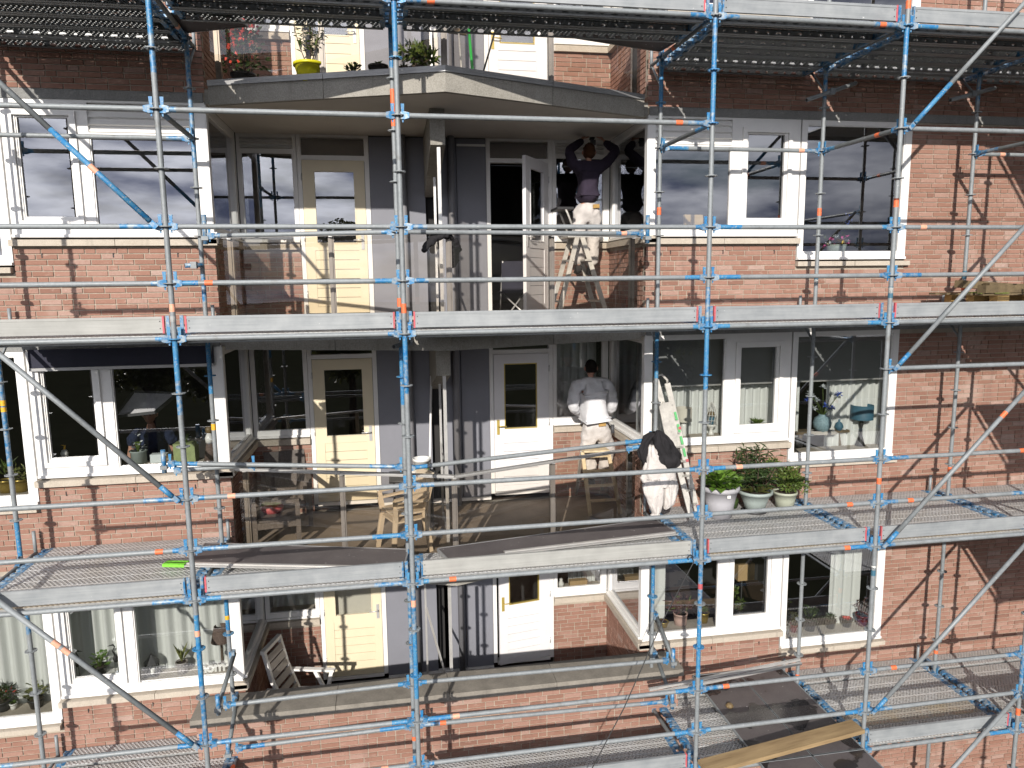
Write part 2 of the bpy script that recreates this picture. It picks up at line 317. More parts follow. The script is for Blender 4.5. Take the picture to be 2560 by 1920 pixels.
    leaf('leaf_variegated', (0.06, 0.09, 0.02), (0.36, 0.36, 0.12)); leaf('leaf_purple', (0.06, 0.02, 0.025), (0.15, 0.06, 0.06)); leaf('leaf_dry', (0.16, 0.11, 0.05), (0.28, 0.20, 0.10))
    simple('bark', (0.09, 0.065, 0.045), 0.9, 0, 0.3, 20, 0.4); simple('cable', (0.02, 0.02, 0.02), 0.5)
    simple('asphalt', (0.05, 0.05, 0.05), 0.9, 0, 0.2, 2, spec=0.05); simple('grass', (0.024, 0.025, 0.016), 1.0, 0, 0.3, 0.8, spec=0.0)
    simple('bucket_white', (0.75, 0.75, 0.73), 0.4, 0, 0.03, 6); simple('bucket_label', (0.20, 0.30, 0.10), 0.5, 0, 0.6, 60); simple('green_pole', (0.03, 0.33, 0.06), 0.4, 0, 0.05, 6); simple('sofa', (0.20, 0.20, 0.20), 0.9, 0, 0.1, 30)
    simple('parcel', (0.44, 0.30, 0.15), 0.8, 0, 0.1, 10); simple('box_green', (0.30, 0.36, 0.16), 0.7, 0, 0.25, 20); simple('table_top', (0.10, 0.10, 0.10), 0.5, 0, 0.1, 6); simple('cardboard', (0.45, 0.32, 0.16), 0.8, 0, 0.1, 6); simple('linen', (0.66, 0.72, 0.72), 0.8, 0, 0.05, 10)
    simple('label_green', (0.10, 0.40, 0.14), 0.5, 0, 0.2, 30); simple('pink_print', (0.5, 0.1, 0.12), 0.6, 0, 0.2, 20); simple('pattern_shade', (0.13, 0.09, 0.075), 0.8, 0, 0.6, 70)
make_materials()

# ------------------------------------------------------------------ mesh builder
class MB:
    def __init__(s): s.v = []; s.f = []; s.mi = []; s.sm = []; s.mats = []; s.cur = 0; s.smooth = False; s.att = []; s.tint = 0.5
    def mat(s, name):
        if name not in s.mats: s.mats.append(name)
        s.cur = s.mats.index(name); return s
    def face(s, idx): s.f.append(tuple(idx)); s.mi.append(s.cur); s.sm.append(s.smooth); s.att.append(s.tint)
    def add(s, vs, fs):
        b = len(s.v); s.v += [tuple(p) for p in vs]
        for f in fs: s.face([b+i for i in f])
        return s
    def box(s, x0, x1, y0, y1, z0, z1):
        s.add([(x0,y0,z0),(x1,y0,z0),(x1,y1,z0),(x0,y1,z0),(x0,y0,z1),(x1,y0,z1),(x1,y1,z1),(x0,y1,z1)],
              [(0,3,2,1),(4,5,6,7),(0,1,5,4),(1,2,6,5),(2,3,7,6),(3,0,4,7)]); return s
    def bbox(s, c, ax, ay, az):               # box from centre and three half-axis vectors
        c = Vector(c); ax, ay, az = Vector(ax), Vector(ay), Vector(az)
        p = [c+sx*ax+sy*ay+sz*az for sz in (-1,1) for sx, sy in ((-1,-1),(1,-1),(1,1),(-1,1))]
        s.add(p, [(0,3,2,1),(4,5,6,7),(0,1,5,4),(1,2,6,5),(2,3,7,6),(3,0,4,7)]); return s
    def bar(s, p, q, wd, ht, upv=(0,0,1)):
        p, q = Vector(p), Vector(q); d = (q-p); l = d.length; d.normalize(); u = Vector(upv); sd_ = d.cross(u)
        if sd_.length < 1e-4: sd_ = d.cross(Vector((1,0,0)))
        sd_.normalize(); u = sd_.cross(d).normalized()
        return s.bbox((p+q)/2, d*l/2, sd_*wd/2, u*ht/2)
    def prism(s, poly, z0, z1):                # polygon in xy extruded in z
        n = len(poly); s.add([(x,y,z0) for x,y in poly]+[(x,y,z1) for x,y in poly],
              [tuple(range(n-1,-1,-1)), tuple(range(n,2*n))]+[(i,(i+1)%n,n+(i+1)%n,n+i) for i in range(n)]); return s
    def prism_x(s, poly, x0, x1):              # polygon in yz extruded in x
        n = len(poly); s.add([(x0,y,z) for y,z in poly]+[(x1,y,z) for y,z in poly],
              [tuple(range(n-1,-1,-1)), tuple(range(n,2*n))]+[(i,(i+1)%n,n+(i+1)%n,n+i) for i in range(n)]); return s
    def tube(s, pts, r, n=10, caps=True, smooth=True):
        pts = [Vector(p) for p in pts]; rs = r if isinstance(r, (list, tuple)) else [r]*len(pts)
        b = len(s.v); old = s.smooth; s.smooth = smooth; ref = None
        for i, p in enumerate(pts):
            d = (pts[min(i+1,len(pts)-1)]-pts[max(i-1,0)]).normalized()
            if ref is None:
                ref = Vector((0,0,1)) if abs(d.z) < 0.9 else Vector((1,0,0))
                a = d.cross(ref).normalized()
            else: a = (a - d*a.dot(d)).normalized()
            c = d.cross(a)
            for k in range(n):
                t = 2*math.pi*k/n; s.v.append(tuple(p+(a*math.cos(t)+c*math.sin(t))*rs[i]))
        for i in range(len(pts)-1):
            for k in range(n): s.face((b+i*n+k, b+i*n+(k+1)%n, b+(i+1)*n+(k+1)%n, b+(i+1)*n+k))
        s.smooth = False
        if caps: s.face([b+k for k in range(n-1,-1,-1)]); s.face([b+(len(pts)-1)*n+k for k in range(n)])
        s.smooth = old; return s
    def lathe(s, prof, c=(0,0,0), n=20, smooth=True, sx=1.0, sy=1.0):
        b = len(s.v); old = s.smooth; s.smooth = smooth
        for r, z in prof:
            for k in range(n):
                t = 2*math.pi*k/n; s.v.append((c[0]+r*math.cos(t)*sx, c[1]+r*math.sin(t)*sy, c[2]+z))
        for i in range(len(prof)-1):
            for k in range(n): s.face((b+i*n+k, b+i*n+(k+1)%n, b+(i+1)*n+(k+1)%n, b+(i+1)*n+k))
        s.smooth = old; return s
    def leaf(s, p, d, up, ln, wd, bend=0.25, fold=0.0):
        p, d = Vector(p), Vector(d).normalized(); sd_ = d.cross(Vector(up))
        if sd_.length < 1e-3: sd_ = d.cross(Vector((1,0.3,0)))
        sd_.normalize(); u = sd_.cross(d).normalized()
        a = p; m1 = p+d*ln*0.45+u*ln*bend*0.25; t = p+d*ln-u*ln*bend*0.6
        s.add([a, m1+sd_*wd/2+u*fold*wd, t, m1-sd_*wd/2+u*fold*wd], [(0,1,2),(0,2,3)]); return s
    def mesh(s, name):
        me = bpy.data.meshes.new(name); me.from_pydata(s.v, [], s.f)
        for mname in s.mats: me.materials.append(M[mname])
        me.polygons.foreach_set('material_index', s.mi); me.polygons.foreach_set('use_smooth', s.sm)
        if any(a != 0.5 for a in s.att):
            at_ = me.attributes.new('tint', 'FLOAT', 'FACE'); at_.data.foreach_set('value', s.att)
        me.update(); return me
    def build(s, name, parent=None, loc=None, **props):
        o = bpy.data.objects.new(name, s.mesh(name)); COL.objects.link(o)
        if loc is not None: o.location = loc
        if parent is not None: o.parent = parent
        for k, v in props.items(): o[k] = v
        return o
def link(name, me, parent=None, loc=(0,0,0), rot=(0,0,0), scale=None, **props):
    o = bpy.data.objects.new(name, me); COL.objects.link(o); o.location = loc; o.rotation_euler = rot
    if scale: o.scale = scale
    if parent is not None: o.parent = parent
    for k, v in props.items(): o[k] = v
    return o
def thing(name, label, cat, loc=(0,0,0), rz=0.0, group=None):
    o = bpy.data.objects.new(name, None); COL.objects.link(o); o.location = loc; o.rotation_euler = (0,0,rz); o.empty_display_size = 0.1
    o['label'] = label; o['category'] = cat
    if group: o['group'] = group
    return o
def tag(o, label, cat, group=None):
    o['label'] = label; o['category'] = cat
    if group: o['group'] = group
    return o
def B(mat): return MB().mat(mat)
# ------------------------------------------------------------------ setting: ground outside the frame
YW, YB, XL, XR = 1.72, 3.25, -2.05, 3.03
PEAK = (0.51, 0.78); Z0 = {3: 7.67, 2: 5.0, 1: 2.33, 0: -0.34}
g = B('grass').box(-300, 300, -300, 60, -4.30, -4.20).build('ground'); g['kind'] = 'structure'
g = B('asphalt').box(-300, 300, -22, -12, -4.19, -4.17).build('road'); g['kind'] = 'structure'

# ------------------------------------------------------------------ the apartment building
bld = thing('apartment_building', 'red brick apartment building with recessed balconies behind the scaffolding', 'building', (0.5, YW, -4.2))
OFF = Vector(bld.location)
def part(mb, name, parent=None, **kw):         # world-space mesh as a part of the building
    o = mb.build(name, None, **kw); o.parent = parent or bld
    o.matrix_parent_inverse = Matrix.Translation(-OFF)
    return o
def sub(mb, name, parent, **kw):               # sub-part sharing the coordinates of its part
    return mb.build(name, parent, **kw)

# wall backing (mortar bed) behind the bricks, with the openings left out
def cells(mb, rect, holes, y0, y1):
    x0, x1, z0, z1 = rect
    xs = sorted({x0, x1, *[min(max(h[i], x0), x1) for h in holes for i in (0, 1)]})
    zs = sorted({z0, z1, *[min(max(h[i], z0), z1) for h in holes for i in (2, 3)]})
    for a in range(len(zs)-1):
        zc = (zs[a]+zs[a+1])/2; run = None
        for b in range(len(xs)):
            solid = b < len(xs)-1 and not any(h[0] < (xs[b]+xs[b+1])/2 < h[1] and h[2] < zc < h[3] for h in holes)
            if solid and run is None: run = xs[b]
            if not solid and run is not None:
                mb.box(run, xs[b], y0, y1, zs[a], zs[a+1]); run = None
    return mb
RHOLES, LHOLES = [], []
for i in range(4):
    z = Z0[i]
    RHOLES += [(3.03, 5.05, z+0.92, z+2.47), (5.05, 6.62, z+0.64, z+2.47)]
    LHOLES += [(-4.12, -2.05, z+0.92, z+2.47), (-5.69, -4.12, z+0.64, z+2.47)]
JO = 0.010                                       # bricks stand this far proud of the joint
part(cells(B('mortar'), (XR, 12.0, -4.2, 10.9), RHOLES, YW+JO, YW+0.10), 'wall')
part(cells(B('mortar'), (-8.5, XL, -4.2, 10.9), LHOLES, YW+JO, YW+0.10), 'wall')
BR = []                                          # (kind, centre, length, tint, axis)
CP, BL, BH, HJ = 0.0615, 0.209, 0.0505, 0.0115
def lay(axis, a0, a1, z0, z1, fixed, holes=()):
    k0 = math.ceil((z0-0.003)/CP)
    k = k0
    while k*CP+BH <= z1+0.004:
        z = k*CP; rr = random.Random(k*131+int(fixed*100)); a = a0-rr.choice((0.0, 0.055, 0.11, 0.165)); hd = 0
        while a < a1-0.02:
            ln = BL if (rr.random() > 0.24 or hd) else 0.0985; hd = 1 if ln < 0.15 else 0
            s, e = max(a, a0), min(a+ln, a1); a += ln+HJ
            segs = [(s, e)]
            for h in holes:
                if h[2]-0.01 < z+BH*0.6 and z+BH*0.4 < h[3]+0.01:
                    ns = []
                    for (p, q) in segs:
                        if q <= h[0] or p >= h[1]: ns.append((p, q)); continue
                        if p < h[0]: ns.append((p, h[0]))
                        if q > h[1]: ns.append((h[1], q))
                    segs = ns
            for p, q in segs:
                if q-p > 0.02: BR.append((axis, (p+q)/2, q-p, z+BH/2, fixed, rr.betavariate(2.2, 2.0)))
        k += 1
for i in range(4):
    z = Z0[i]
    lay('x', XR, 5.05, z-0.105, z+0.915, YW); lay('x', 5.05, 6.62, z-0.105, z+0.63, YW)
    lay('x', -4.12, XL, z-0.105, z+0.915, YW); lay('x', -5.69, -4.12, z-0.105, z+0.63, YW)
    lay('x', 6.62, 9.6, z-0.105, z+2.44, YW); lay('x', -6.4, -5.69, z-0.105, z+2.44, YW)
    if i < 3:
        lay('x', 2.19, XR, z-0.06, z+0.93, YB); lay('x', XL, -1.29, z-0.06, z+0.93, YB)
        lay('R', 0.0, YB-YW, z-0.06, z+0.93, XR); lay('L', 0.0, YB-YW, z-0.06, z+0.93, XL)
    else:
        lay('x', 2.19, XR, z-0.06, z+0.93, YB); lay('x', XL, -1.29, z-0.06, z+0.93, YB); lay('R', 0.0, YB-YW, z-0.06, z+0.93, XR); lay('L', 0.0, YB-YW, z-0.06, z+0.93, XL)
lay('x', -5.69, 9.6, -2.6, Z0[0]-0.11, YW)
lay('x', -2.50, 3.36, -1.35, 0.455, 1.20)
part(B('mortar').box(-2.49, 3.35, 1.20+JO, 1.60, -4.2, 0.455), 'parapet')
for i in range(4):                               # loggia wall backing under the windows
    z = Z0[i]
    for a, b in ((2.19, XR), (XL, -1.29)): part(B('mortar').box(a, b, YB+JO, YB+0.1, z-0.08, z+0.95), 'wall')
    part(B('mortar').box(XR+JO, XR+0.1, YW+0.1, YB+0.1, z-0.08, z+0.95), 'wall'); part(B('mortar').box(XL-0.1, XL-JO, YW+0.1, YB+0.1, z-0.08, z+0.95), 'wall')
def brick_world(b):
    ax, a, ln, z, f, t = b
    if ax == 'x': return Vector((a, f, z)), (ln/2, 0.025, BH/2)
    if ax == 'R': return Vector((f, YB-a, z)), (0.025, ln/2, BH/2)
    return Vector((f, YW+a, z)), (0.025, ln/2, BH/2)
def brick_size(b):                               # apparent size: which bricks show largest in view
    p, h = brick_world(b); d = p-CAM; w_ = d.dot(FW)
    u = 1280+CF*d.dot(RT)/w_; v = 960-CF*d.dot(UP)/w_
    ok = 10 < u < 2550 and 10 < v < 1910 and b[2] > 0.15 and b[0] == 'x' and b[4] == YW
    if ok and (780 < v < 850): ok = False
    return (b[2]/w_) if ok else 0
order = sorted(range(len(BR)), key=lambda i: -brick_size(BR[i])); single = set(order[:290])
bmesh_cache = {}
def brick_mesh(hx, hy, hz, t):
    key = (round(hx, 3), round(hy, 3), round(t*9))
    if key not in bmesh_cache:
        mb = B('brick'); mb.tint = max(0.01, round(t*9)/9.0+0.013)
        c = 0.002
        mb.add([(-hx, hy, -hz), (hx, hy, -hz), (hx, hy, hz), (-hx, hy, hz), (-hx, -hy+c, -hz), (hx, -hy+c, -hz), (hx, -hy+c, hz), (-hx, -hy+c, hz),
                (-hx+c, -hy, -hz+c), (hx-c, -hy, -hz+c), (hx-c, -hy, hz-c), (-hx+c, -hy, hz-c)],
               [(8,9,10,11), (4,5,9,8), (5,6,10,9), (6,7,11,10), (7,4,8,11), (0,1,5,4), (1,2,6,5), (2,3,7,6), (3,0,4,7)])
        bmesh_cache[key] = mb.mesh('brick')
    return bmesh_cache[key]
rest = B('brick')
for i, b in enumerate(BR):
    p, h = brick_world(b); jit = random.uniform(-0.0015, 0.0015)
    if b[0] == 'x': p = p+Vector((0, 0.025+jit, 0))
    elif b[0] == 'R': p = p+Vector((0.025+jit, 0, 0))
    else: p = p+Vector((-0.025+jit, 0, 0))
    if i in single:
        link('brick', brick_mesh(h[0], h[1], h[2], b[5]), bld, p-OFF)
    else:
        rest.tint = max(0.01, b[5]+0.013)
        x0, x1, y0, y1, z0, z1 = p.x-h[0], p.x+h[0], p.y-h[1], p.y+h[1], p.z-h[2], p.z+h[2]
        if b[0] == 'x': fs = [(0,3,2,1), (4,5,6,7), (0,1,5,4), (1,2,6,5), (3,0,4,7)]
        else: fs = [(0,3,2,1), (4,5,6,7), (0,1,5,4), (1,2,6,5), (2,3,7,6), (3,0,4,7)]
        rest.add([(x0,y0,z0),(x1,y0,z0),(x1,y1,z0),(x0,y1,z0),(x0,y0,z1),(x1,y0,z1),(x1,y1,z1),(x0,y1,z1)], fs)
part(rest, 'bricks', kind='stuff')
# concrete bands above the windows
for i in range(1, 4):
    z = Z0[i]
    part(B('concrete_band').box(XR+0.02, 12, YW-0.012, YW+0.05, z-0.215, z-0.112), 'lintel_band'); part(B('concrete_band').box(-8.5, XL-0.02, YW-0.012, YW+0.05, z-0.215, z-0.112), 'lintel_band')

# --- windows (local frame: x along the wall, y into the wall, z up) ---
def place(name, mb, loc, rz, parent=None, **kw):
    o = mb.build(name, None, **kw); o.parent = parent or bld
    if parent is None: o.location = Vector(loc)-OFF; o.rotation_euler = (0, 0, rz)
    return o
def ring(mb, x0, x1, z0, z1, t, y0, y1):
    mb.box(x0, x1, y0, y1, z1-t, z1); mb.box(x0, x1, y0, y1, z0, z0+t); mb.box(x0, x0+t, y0, y1, z0+t, z1-t); mb.box(x1-t, x1, y0, y1, z0+t, z1-t); return mb
def window(loc, rz, rect, panes, sash=(), louvres=(), frame='white_frame', glass='glass', depth=0.08):
    mb = cells(B(frame), rect, panes, 0.0, depth)
    for s in sash: ring(mb, s[0]-0.075, s[1]+0.075, s[2]-0.085, s[3]+0.06, 0.055, -0.028, -0.003)
    if rect[3]-rect[2] > 0.9:                     # projecting bottom rail
        mb.box(rect[0]+0.004, rect[1]-0.004, -0.03, -0.002, rect[2]+0.004, rect[2]+0.035)
    wo_ = place('window', mb, loc, rz)
    for p in panes:
        if p in louvres: continue
        ring(sub_ := B(frame), p[0], p[1], p[2], p[3], 0.014, 0.012, 0.05); sub_.build('glazing_bead', wo_)
        B(glass).add([(p[0]+.005, 0.035, p[2]+.005), (p[1]-.005, 0.035, p[2]+.005), (p[1]-.005, 0.035, p[3]-.005), (p[0]+.005, 0.035, p[3]-.005)], [(0, 1, 2, 3)]).build('pane', wo_)
    for p in louvres:
        n = max(3, int((p[3]-p[2])/0.075)); hgt = (p[3]-p[2])/n
        for k in range(n):
            zb = p[2]+k*hgt
            mb = B(frame); mb.add([(p[0], 0.05, zb+hgt), (p[1], 0.05, zb+hgt), (p[1], 0.008, zb+0.012), (p[0], 0.008, zb+0.012), (p[0], 0.05, zb), (p[1], 0.05, zb)], [(3, 2, 1, 0), (4, 5, 2, 3), (0, 4, 3), (1, 2, 5)])
            mb.build('slat', wo_)
    return wo_
def sill(loc, rz, x0, x1, z0, z1, out=0.07, back=0.12, mat='sill_stone', n=2):
    wd = (x1-x0)/n
    for k in range(n):
        mb = B(mat); a, b = x0+k*wd+(0.003 if k else 0), x0+(k+1)*wd-(0.003 if k < n-1 else 0)
        mb.add([(a,-out,z0),(b,-out,z0),(b,back,z0),(a,back,z0),(a,-out,z1-0.012),(b,-out,z1-0.012),(b,back,z1),(a,back,z1)], [(0,3,2,1),(4,5,6,7),(0,1,5,4),(1,2,6,5),(2,3,7,6),(3,0,4,7)])
        place('sill', mb, loc, rz)
F = (0, YW, 0)
for i in range(4):
    z = Z0[i]; lv = i >= 2
    # right bay: fixed light, opening sash
    p1 = (3.13, 4.13, z+1.09, z+(2.07 if lv else 2.40)); p2 = (4.34, 4.86, z+1.23, z+2.28); lo = (3.13, 4.13, z+2.12, z+2.43)
    window(F, 0, (3.04, 5.05, z+1.01, z+2.465), [p1, p2]+([lo] if lv else []), [p2], [lo] if lv else [])
    sill(F, 0, 2.99, 5.07, z+0.92, z+1.0)
    p3 = (5.14, 6.53, z+0.81, z+2.40)
    window(F, 0, (5.07, 6.62, z+0.715, z+2.465), [p3], [], []); sill(F, 0, 5.055, 6.66, z+0.635, z+0.705, 0.06)
    # left bay (mirrored)
    q1 = (-3.26, -2.19, z+1.09, z+(2.07 if lv else 2.36)); q2 = (-3.97, -3.45, z+1.22, z+2.28); lq = (-3.26, -2.19, z+2.12, z+2.43)
    window(F, 0, (-4.11, -2.06, z+1.01, z+2.465), [q1, q2]+([lq] if lv else []), [q2], [lq] if lv else [])
    sill(F, 0, -4.13, -2.01, z+0.92, z+1.0)
    q3 = (-5.60, -4.22, z+0.81, z+2.40)
    window(F, 0, (-5.69, -4.13, z+0.715, z+2.465), [q3], [], []); sill(F, 0, -5.72, -4.14, z+0.635, z+0.705, 0.06)
    # loggia back wall and side windows
    wf = 'white_frame' if i < 2 else 'grey_frame'; Bk = (0, YB, 0)
    tp = z+(2.21 if lv else 2.33)
    a = (2.235, 2.945, z+1.15, tp); la = (2.235, 2.945, z+2.255, z+2.40)
    window(Bk, 0, (2.19, XR-0.005, z+1.035, z+2.445), [a]+([la] if lv else []), [], [la] if lv else [], 'white_frame')
    a = (-2.0, -1.335, z+1.13, tp); la = (-2.0, -1.335, z+2.255, z+2.40)
    window(Bk, 0, (XL+0.005, -1.29, z+1.035, z+2.445), [a]+([la] if lv else []), [], [la] if lv else [], 'white_frame')
    sill(Bk, 0, 2.195, XR, z+0.94, z+1.03, 0.05, n=1); sill(Bk, 0, XL, -1.295, z+0.94, z+1.03, 0.05, n=1)
    ln = YB-YW
    window((XR, YB, 0), R(-90), (0.03, ln-0.005, z+1.035, z+2.445), [(0.14, ln-0.10, z+1.13, z+2.36)], [], [], 'white_frame')
    window((XL, YW, 0), R(90), (0.005, ln-0.03, z+1.035, z+2.445), [(0.10, ln-0.14, z+1.13, z+2.36)], [], [], 'white_frame')
    sill((XR, YB, 0), R(-90), 0.0, ln+0.07, z+0.94, z+1.03, 0.06, n=1); sill((XL, YW, 0), R(90), -0.07, ln, z+0.94, z+1.03, 0.06, n=1)

# --- doors ---
def lever(mat, parent, x, z, dirn, y=-0.03):
    mb = B(mat); mb.box(x-0.02, x+0.02, y+0.010, y+0.0175, z-0.13, z+0.09); mb.tube([(x, y+0.02, z), (x, y-0.03, z), (x+dirn*0.03, y-0.035, z), (x+dirn*0.12, y-0.03, z-0.004)], 0.009, 8); return mb.build('handle', parent)
def door(x0, x1, z, leaf, glassx, handle_side, pivot=None, ang=0.0, hmat='chrome', gz=(1.02, 1.98), bead=None):
    fr = B('white_frame'); fr.box(x0, x0+0.055, 0, 0.1, z+0.05, z+2.445); fr.box(x1-0.06, x1, 0, 0.1, z+0.05, z+2.445); fr.box(x0+0.055, x1-0.06, 0.002, 0.1, z+2.12, z+2.18); fr.box(x0+0.055, x1-0.06, 0.002, 0.1, z+2.41, z+2.445); fr.box(x0+0.055, x1-0.06, -0.03, 0.1, z+0.03, z+0.075)
    fo = place('door_frame', fr, (0, YB, 0), 0)
    B('glass').add([(x0+0.055, 0.04, z+2.18), (x1-0.06, 0.04, z+2.18), (x1-0.06, 0.04, z+2.41), (x0+0.055, 0.04, z+2.41)], [(0, 1, 2, 3)]).build('pane', fo)
    lx0, lx1 = x0+0.06, x1-0.065; zb, zt = z+0.085, z+2.115
    px = pivot if pivot is not None else lx0
    mb = B(leaf); o = (lx0-px, lx1-px); gx = (glassx[0]-px, glassx[1]-px)
    cells(mb, (o[0], o[1], zb, zt), [(gx[0], gx[1], z+gz[0], z+gz[1]), (gx[0]-0.02, gx[1]+0.02, z+0.17, z+gz[0]-0.09)], -0.012, 0.035)
    lf = mb.build('door'); lf.parent = bld; lf.location = Vector((px, YB, 0))-OFF; lf.rotation_euler = (0, 0, ang)
    n = 6; z1, z2 = z+0.17, z+gz[0]-0.09; hh = (z2-z1)/n
    for k in range(n):
        B(leaf).box(gx[0]-0.019, gx[1]+0.019, -0.004, 0.03, z1+k*hh+0.003, z1+(k+1)*hh-0.003).build('board', lf)
    rb = ring(B(bead or leaf), gx[0], gx[1], z+gz[0], z+gz[1], 0.014, -0.018, 0.02).build('glazing_bead', lf)
    B('glass').add([(gx[0]+.01, 0.005, z+gz[0]+.01), (gx[1]-.01, 0.005, z+gz[0]+.01), (gx[1]-.01, 0.005, z+gz[1]-.01), (gx[0]+.01, 0.005, z+gz[1]-.01)], [(0, 1, 2, 3)]).build('pane', lf)
    hx = (o[1]-0.055) if handle_side > 0 else (o[0]+0.055)
    lever(hmat, lf, hx, z+1.07, -handle_side)
    for hz in (0.3, 1.05, 1.85):
        xx = o[0]-0.004 if handle_side > 0 else o[1]+0.004
        mb = B('chrome'); mb.tube([(xx, -0.018, z+hz), (xx, -0.018, z+hz+0.09)], 0.008, 8); mb.build('hinge', lf)
    return lf
for i in range(4):
    z = Z0[i]
    door(-1.285, -0.345, z, 'cream_door', (-1.08, -0.54), 1)
    if i == 2: door(1.25, 2.185, z, 'white_door', (1.46, 1.945), -1, pivot=2.12, ang=R(56))
    elif i == 0: door(1.25, 2.185, z, 'white_door', (1.46, 1.945), -1, pivot=2.12, ang=R(10), hmat='brass', bead='brass')
    else: door(1.25, 2.185, z, 'white_door', (1.46, 1.945), -1, hmat='brass', bead='brass')
    # grey cladding between the doors
    for a, b in ((-0.34, 0.02), (0.03, 0.40), (0.58, 0.83), (0.84, 1.245)):
        part(B('grey_panel').box(a, b, YB-0.006, YB+0.06, z+0.02, z+2.43), 'panel')
    part(B('white_frame').box(-0.34, 1.245, YB-0.02, YB+0.05, z-0.03, z+0.018), 'plinth'); part(B('white_frame').box(0.845, 1.24, YB-0.012, YB+0.01, z+2.33, z+2.36), 'trim')
for x in (0.10, 0.755): part(B('grey_pipe').tube([(x, YB-0.09, -0.4), (x, YB-0.09, 10.4)], 0.047, 14), 'downpipe')

# --- balconies ---
def rail_y(x): return 1.65+(PEAK[1]-1.65)*((x+2.0)/2.51) if x < PEAK[0] else PEAK[1]+(1.65-PEAK[1])*((x-PEAK[0])/2.45)
PT = [(-2.0, 1.65), (-0.745, rail_y(-0.745)), PEAK, (1.735, rail_y(1.735)), (2.96, 1.65)]
def inset(p, d): return (p[0], p[1]+d)
for i in (1, 2, 3):
    z = Z0[i]
    poly = [(XL, YB+0.1), (XL, YW), inset(PT[0], 0.065), inset(PEAK, 0.065), inset(PT[4], 0.065), (XR, YW), (XR, YB+0.1)]
    bal = part(B('concrete').prism(poly, z-0.215, z-0.075), 'balcony')
    sub(B('balcony_floor').prism([(XL+.005, YB-.03), (XL+.005, YW), inset(PT[0], .09), inset(PEAK, .09), inset(PT[4], .09), (XR-.005, YW), (XR-.005, YB-.03)], z-0.074, z-0.06), 'floor', bal)
    sub(B('soffit').prism([(XL+.005, YB-.001), (XL+.005, YW), inset(PT[0], .12), inset(PEAK, .12), inset(PT[4], .12), (XR-.005, YW), (XR-.005, YB-.001)], z-0.225, z-0.216), 'soffit', bal)
    for k in range(4):
        a, b = PT[k], PT[k+1]; d = (Vector(b)-Vector(a)).normalized(); g_ = d*0.003
        a2, b2 = Vector(a)+g_, Vector(b)-g_
        if k == 1: b2 = Vector(b)
        if k == 2: a2 = Vector(a)
        sub(B('concrete').prism([(a2.x, a2.y), (b2.x, b2.y), (b2.x, b2.y+0.064), (a2.x, a2.y+0.064)], z-0.25, z-0.03), 'fascia', bal)
        sub(B('alu_trim').prism([(a2.x, a2.y-0.02), (b2.x, b2.y-0.02), (b2.x, b2.y+0.08), (a2.x, a2.y+0.08)], z-0.029, z+0.004).prism([(a2.x, a2.y-0.02), (b2.x, b2.y-0.02), (b2.x, b2.y-0.012), (a2.x, a2.y-0.012)], z-0.055, z-0.03), 'edge_trim', bal)
        mt = 'alu'
        rl = B(mt); p, q = Vector((a2.x, a2.y+0.03, z+1.02)), Vector((b2.x, b2.y+0.03, z+1.02)); rl.bar(p, q, 0.055, 0.022); rl.bar(p-Vector((0, 0, .018)), q-Vector((0, 0, .018)), 0.03, 0.013)
        sub(rl, 'handrail', bal)
        pa, pb = Vector((a[0], a[1]+0.045, 0)), Vector((b[0], b[1]+0.045, 0)); dd = (pb-pa).normalized(); pa += dd*0.05; pb -= dd*0.05
        gm = B('glass_rail'); gm.add([(pa.x, pa.y, z+0.02), (pb.x, pb.y, z+0.02), (pb.x, pb.y, z+0.99), (pa.x, pa.y, z+0.99)], [(0, 1, 2, 3)]); sub(gm, 'glass_pane', bal)
    for (px, py) in [(PT[0][0]+0.12, rail_y(PT[0][0]+0.12)), PT[1], PEAK, PT[3], (PT[4][0]-0.12, rail_y(PT[4][0]-0.12))]:
        mb = B('alu_bronze'); mb.box(px-0.03, px+0.03, py+0.07, py+0.13, z-0.06, z+1.0); mb.box(px-0.012, px+0.012, py+0.058, py+0.0695, z-0.06, z+0.99); mb.mat('alu'); mb.box(px-0.02, px+0.02, py+0.02, py+0.11, z+0.985, z+1.008)
        sub(mb, 'post', bal)
    # concrete bracket carrying the slab above, glass privacy screen below it
    zt = z+2.444
    part(B('concrete').prism_x([(YB, zt), (1.62, zt), (1.62, zt-0.40), (1.75, zt-0.43), (YB, zt-0.80)], 0.39, 0.56), 'bracket')
    scr = part(B('alu').box(0.465, 0.505, 1.66, 1.70, z-0.06, z+2.03), 'privacy_screen')
    sub(B('alu').box(0.47, 0.50, 2.55, 2.58, z-0.06, z+1.86), 'post', scr); sub(B('alu').box(0.472, 0.498, 1.70, 2.55, z+0.02, z+0.05), 'rail', scr)
    gm = B('glass_rail'); gm.add([(0.485, 1.70, z+0.05), (0.485, 2.55, z+0.05), (0.485, 2.55, z+1.80), (0.485, 1.70, z+1.98)], [(0, 1, 2, 3)]); sub(gm, 'glass_pane', scr)
    sub(B('alu').bar((0.485, 2.54, z+1.0), (0.485, 1.72, z+0.55), 0.02, 0.03), 'brace', scr)
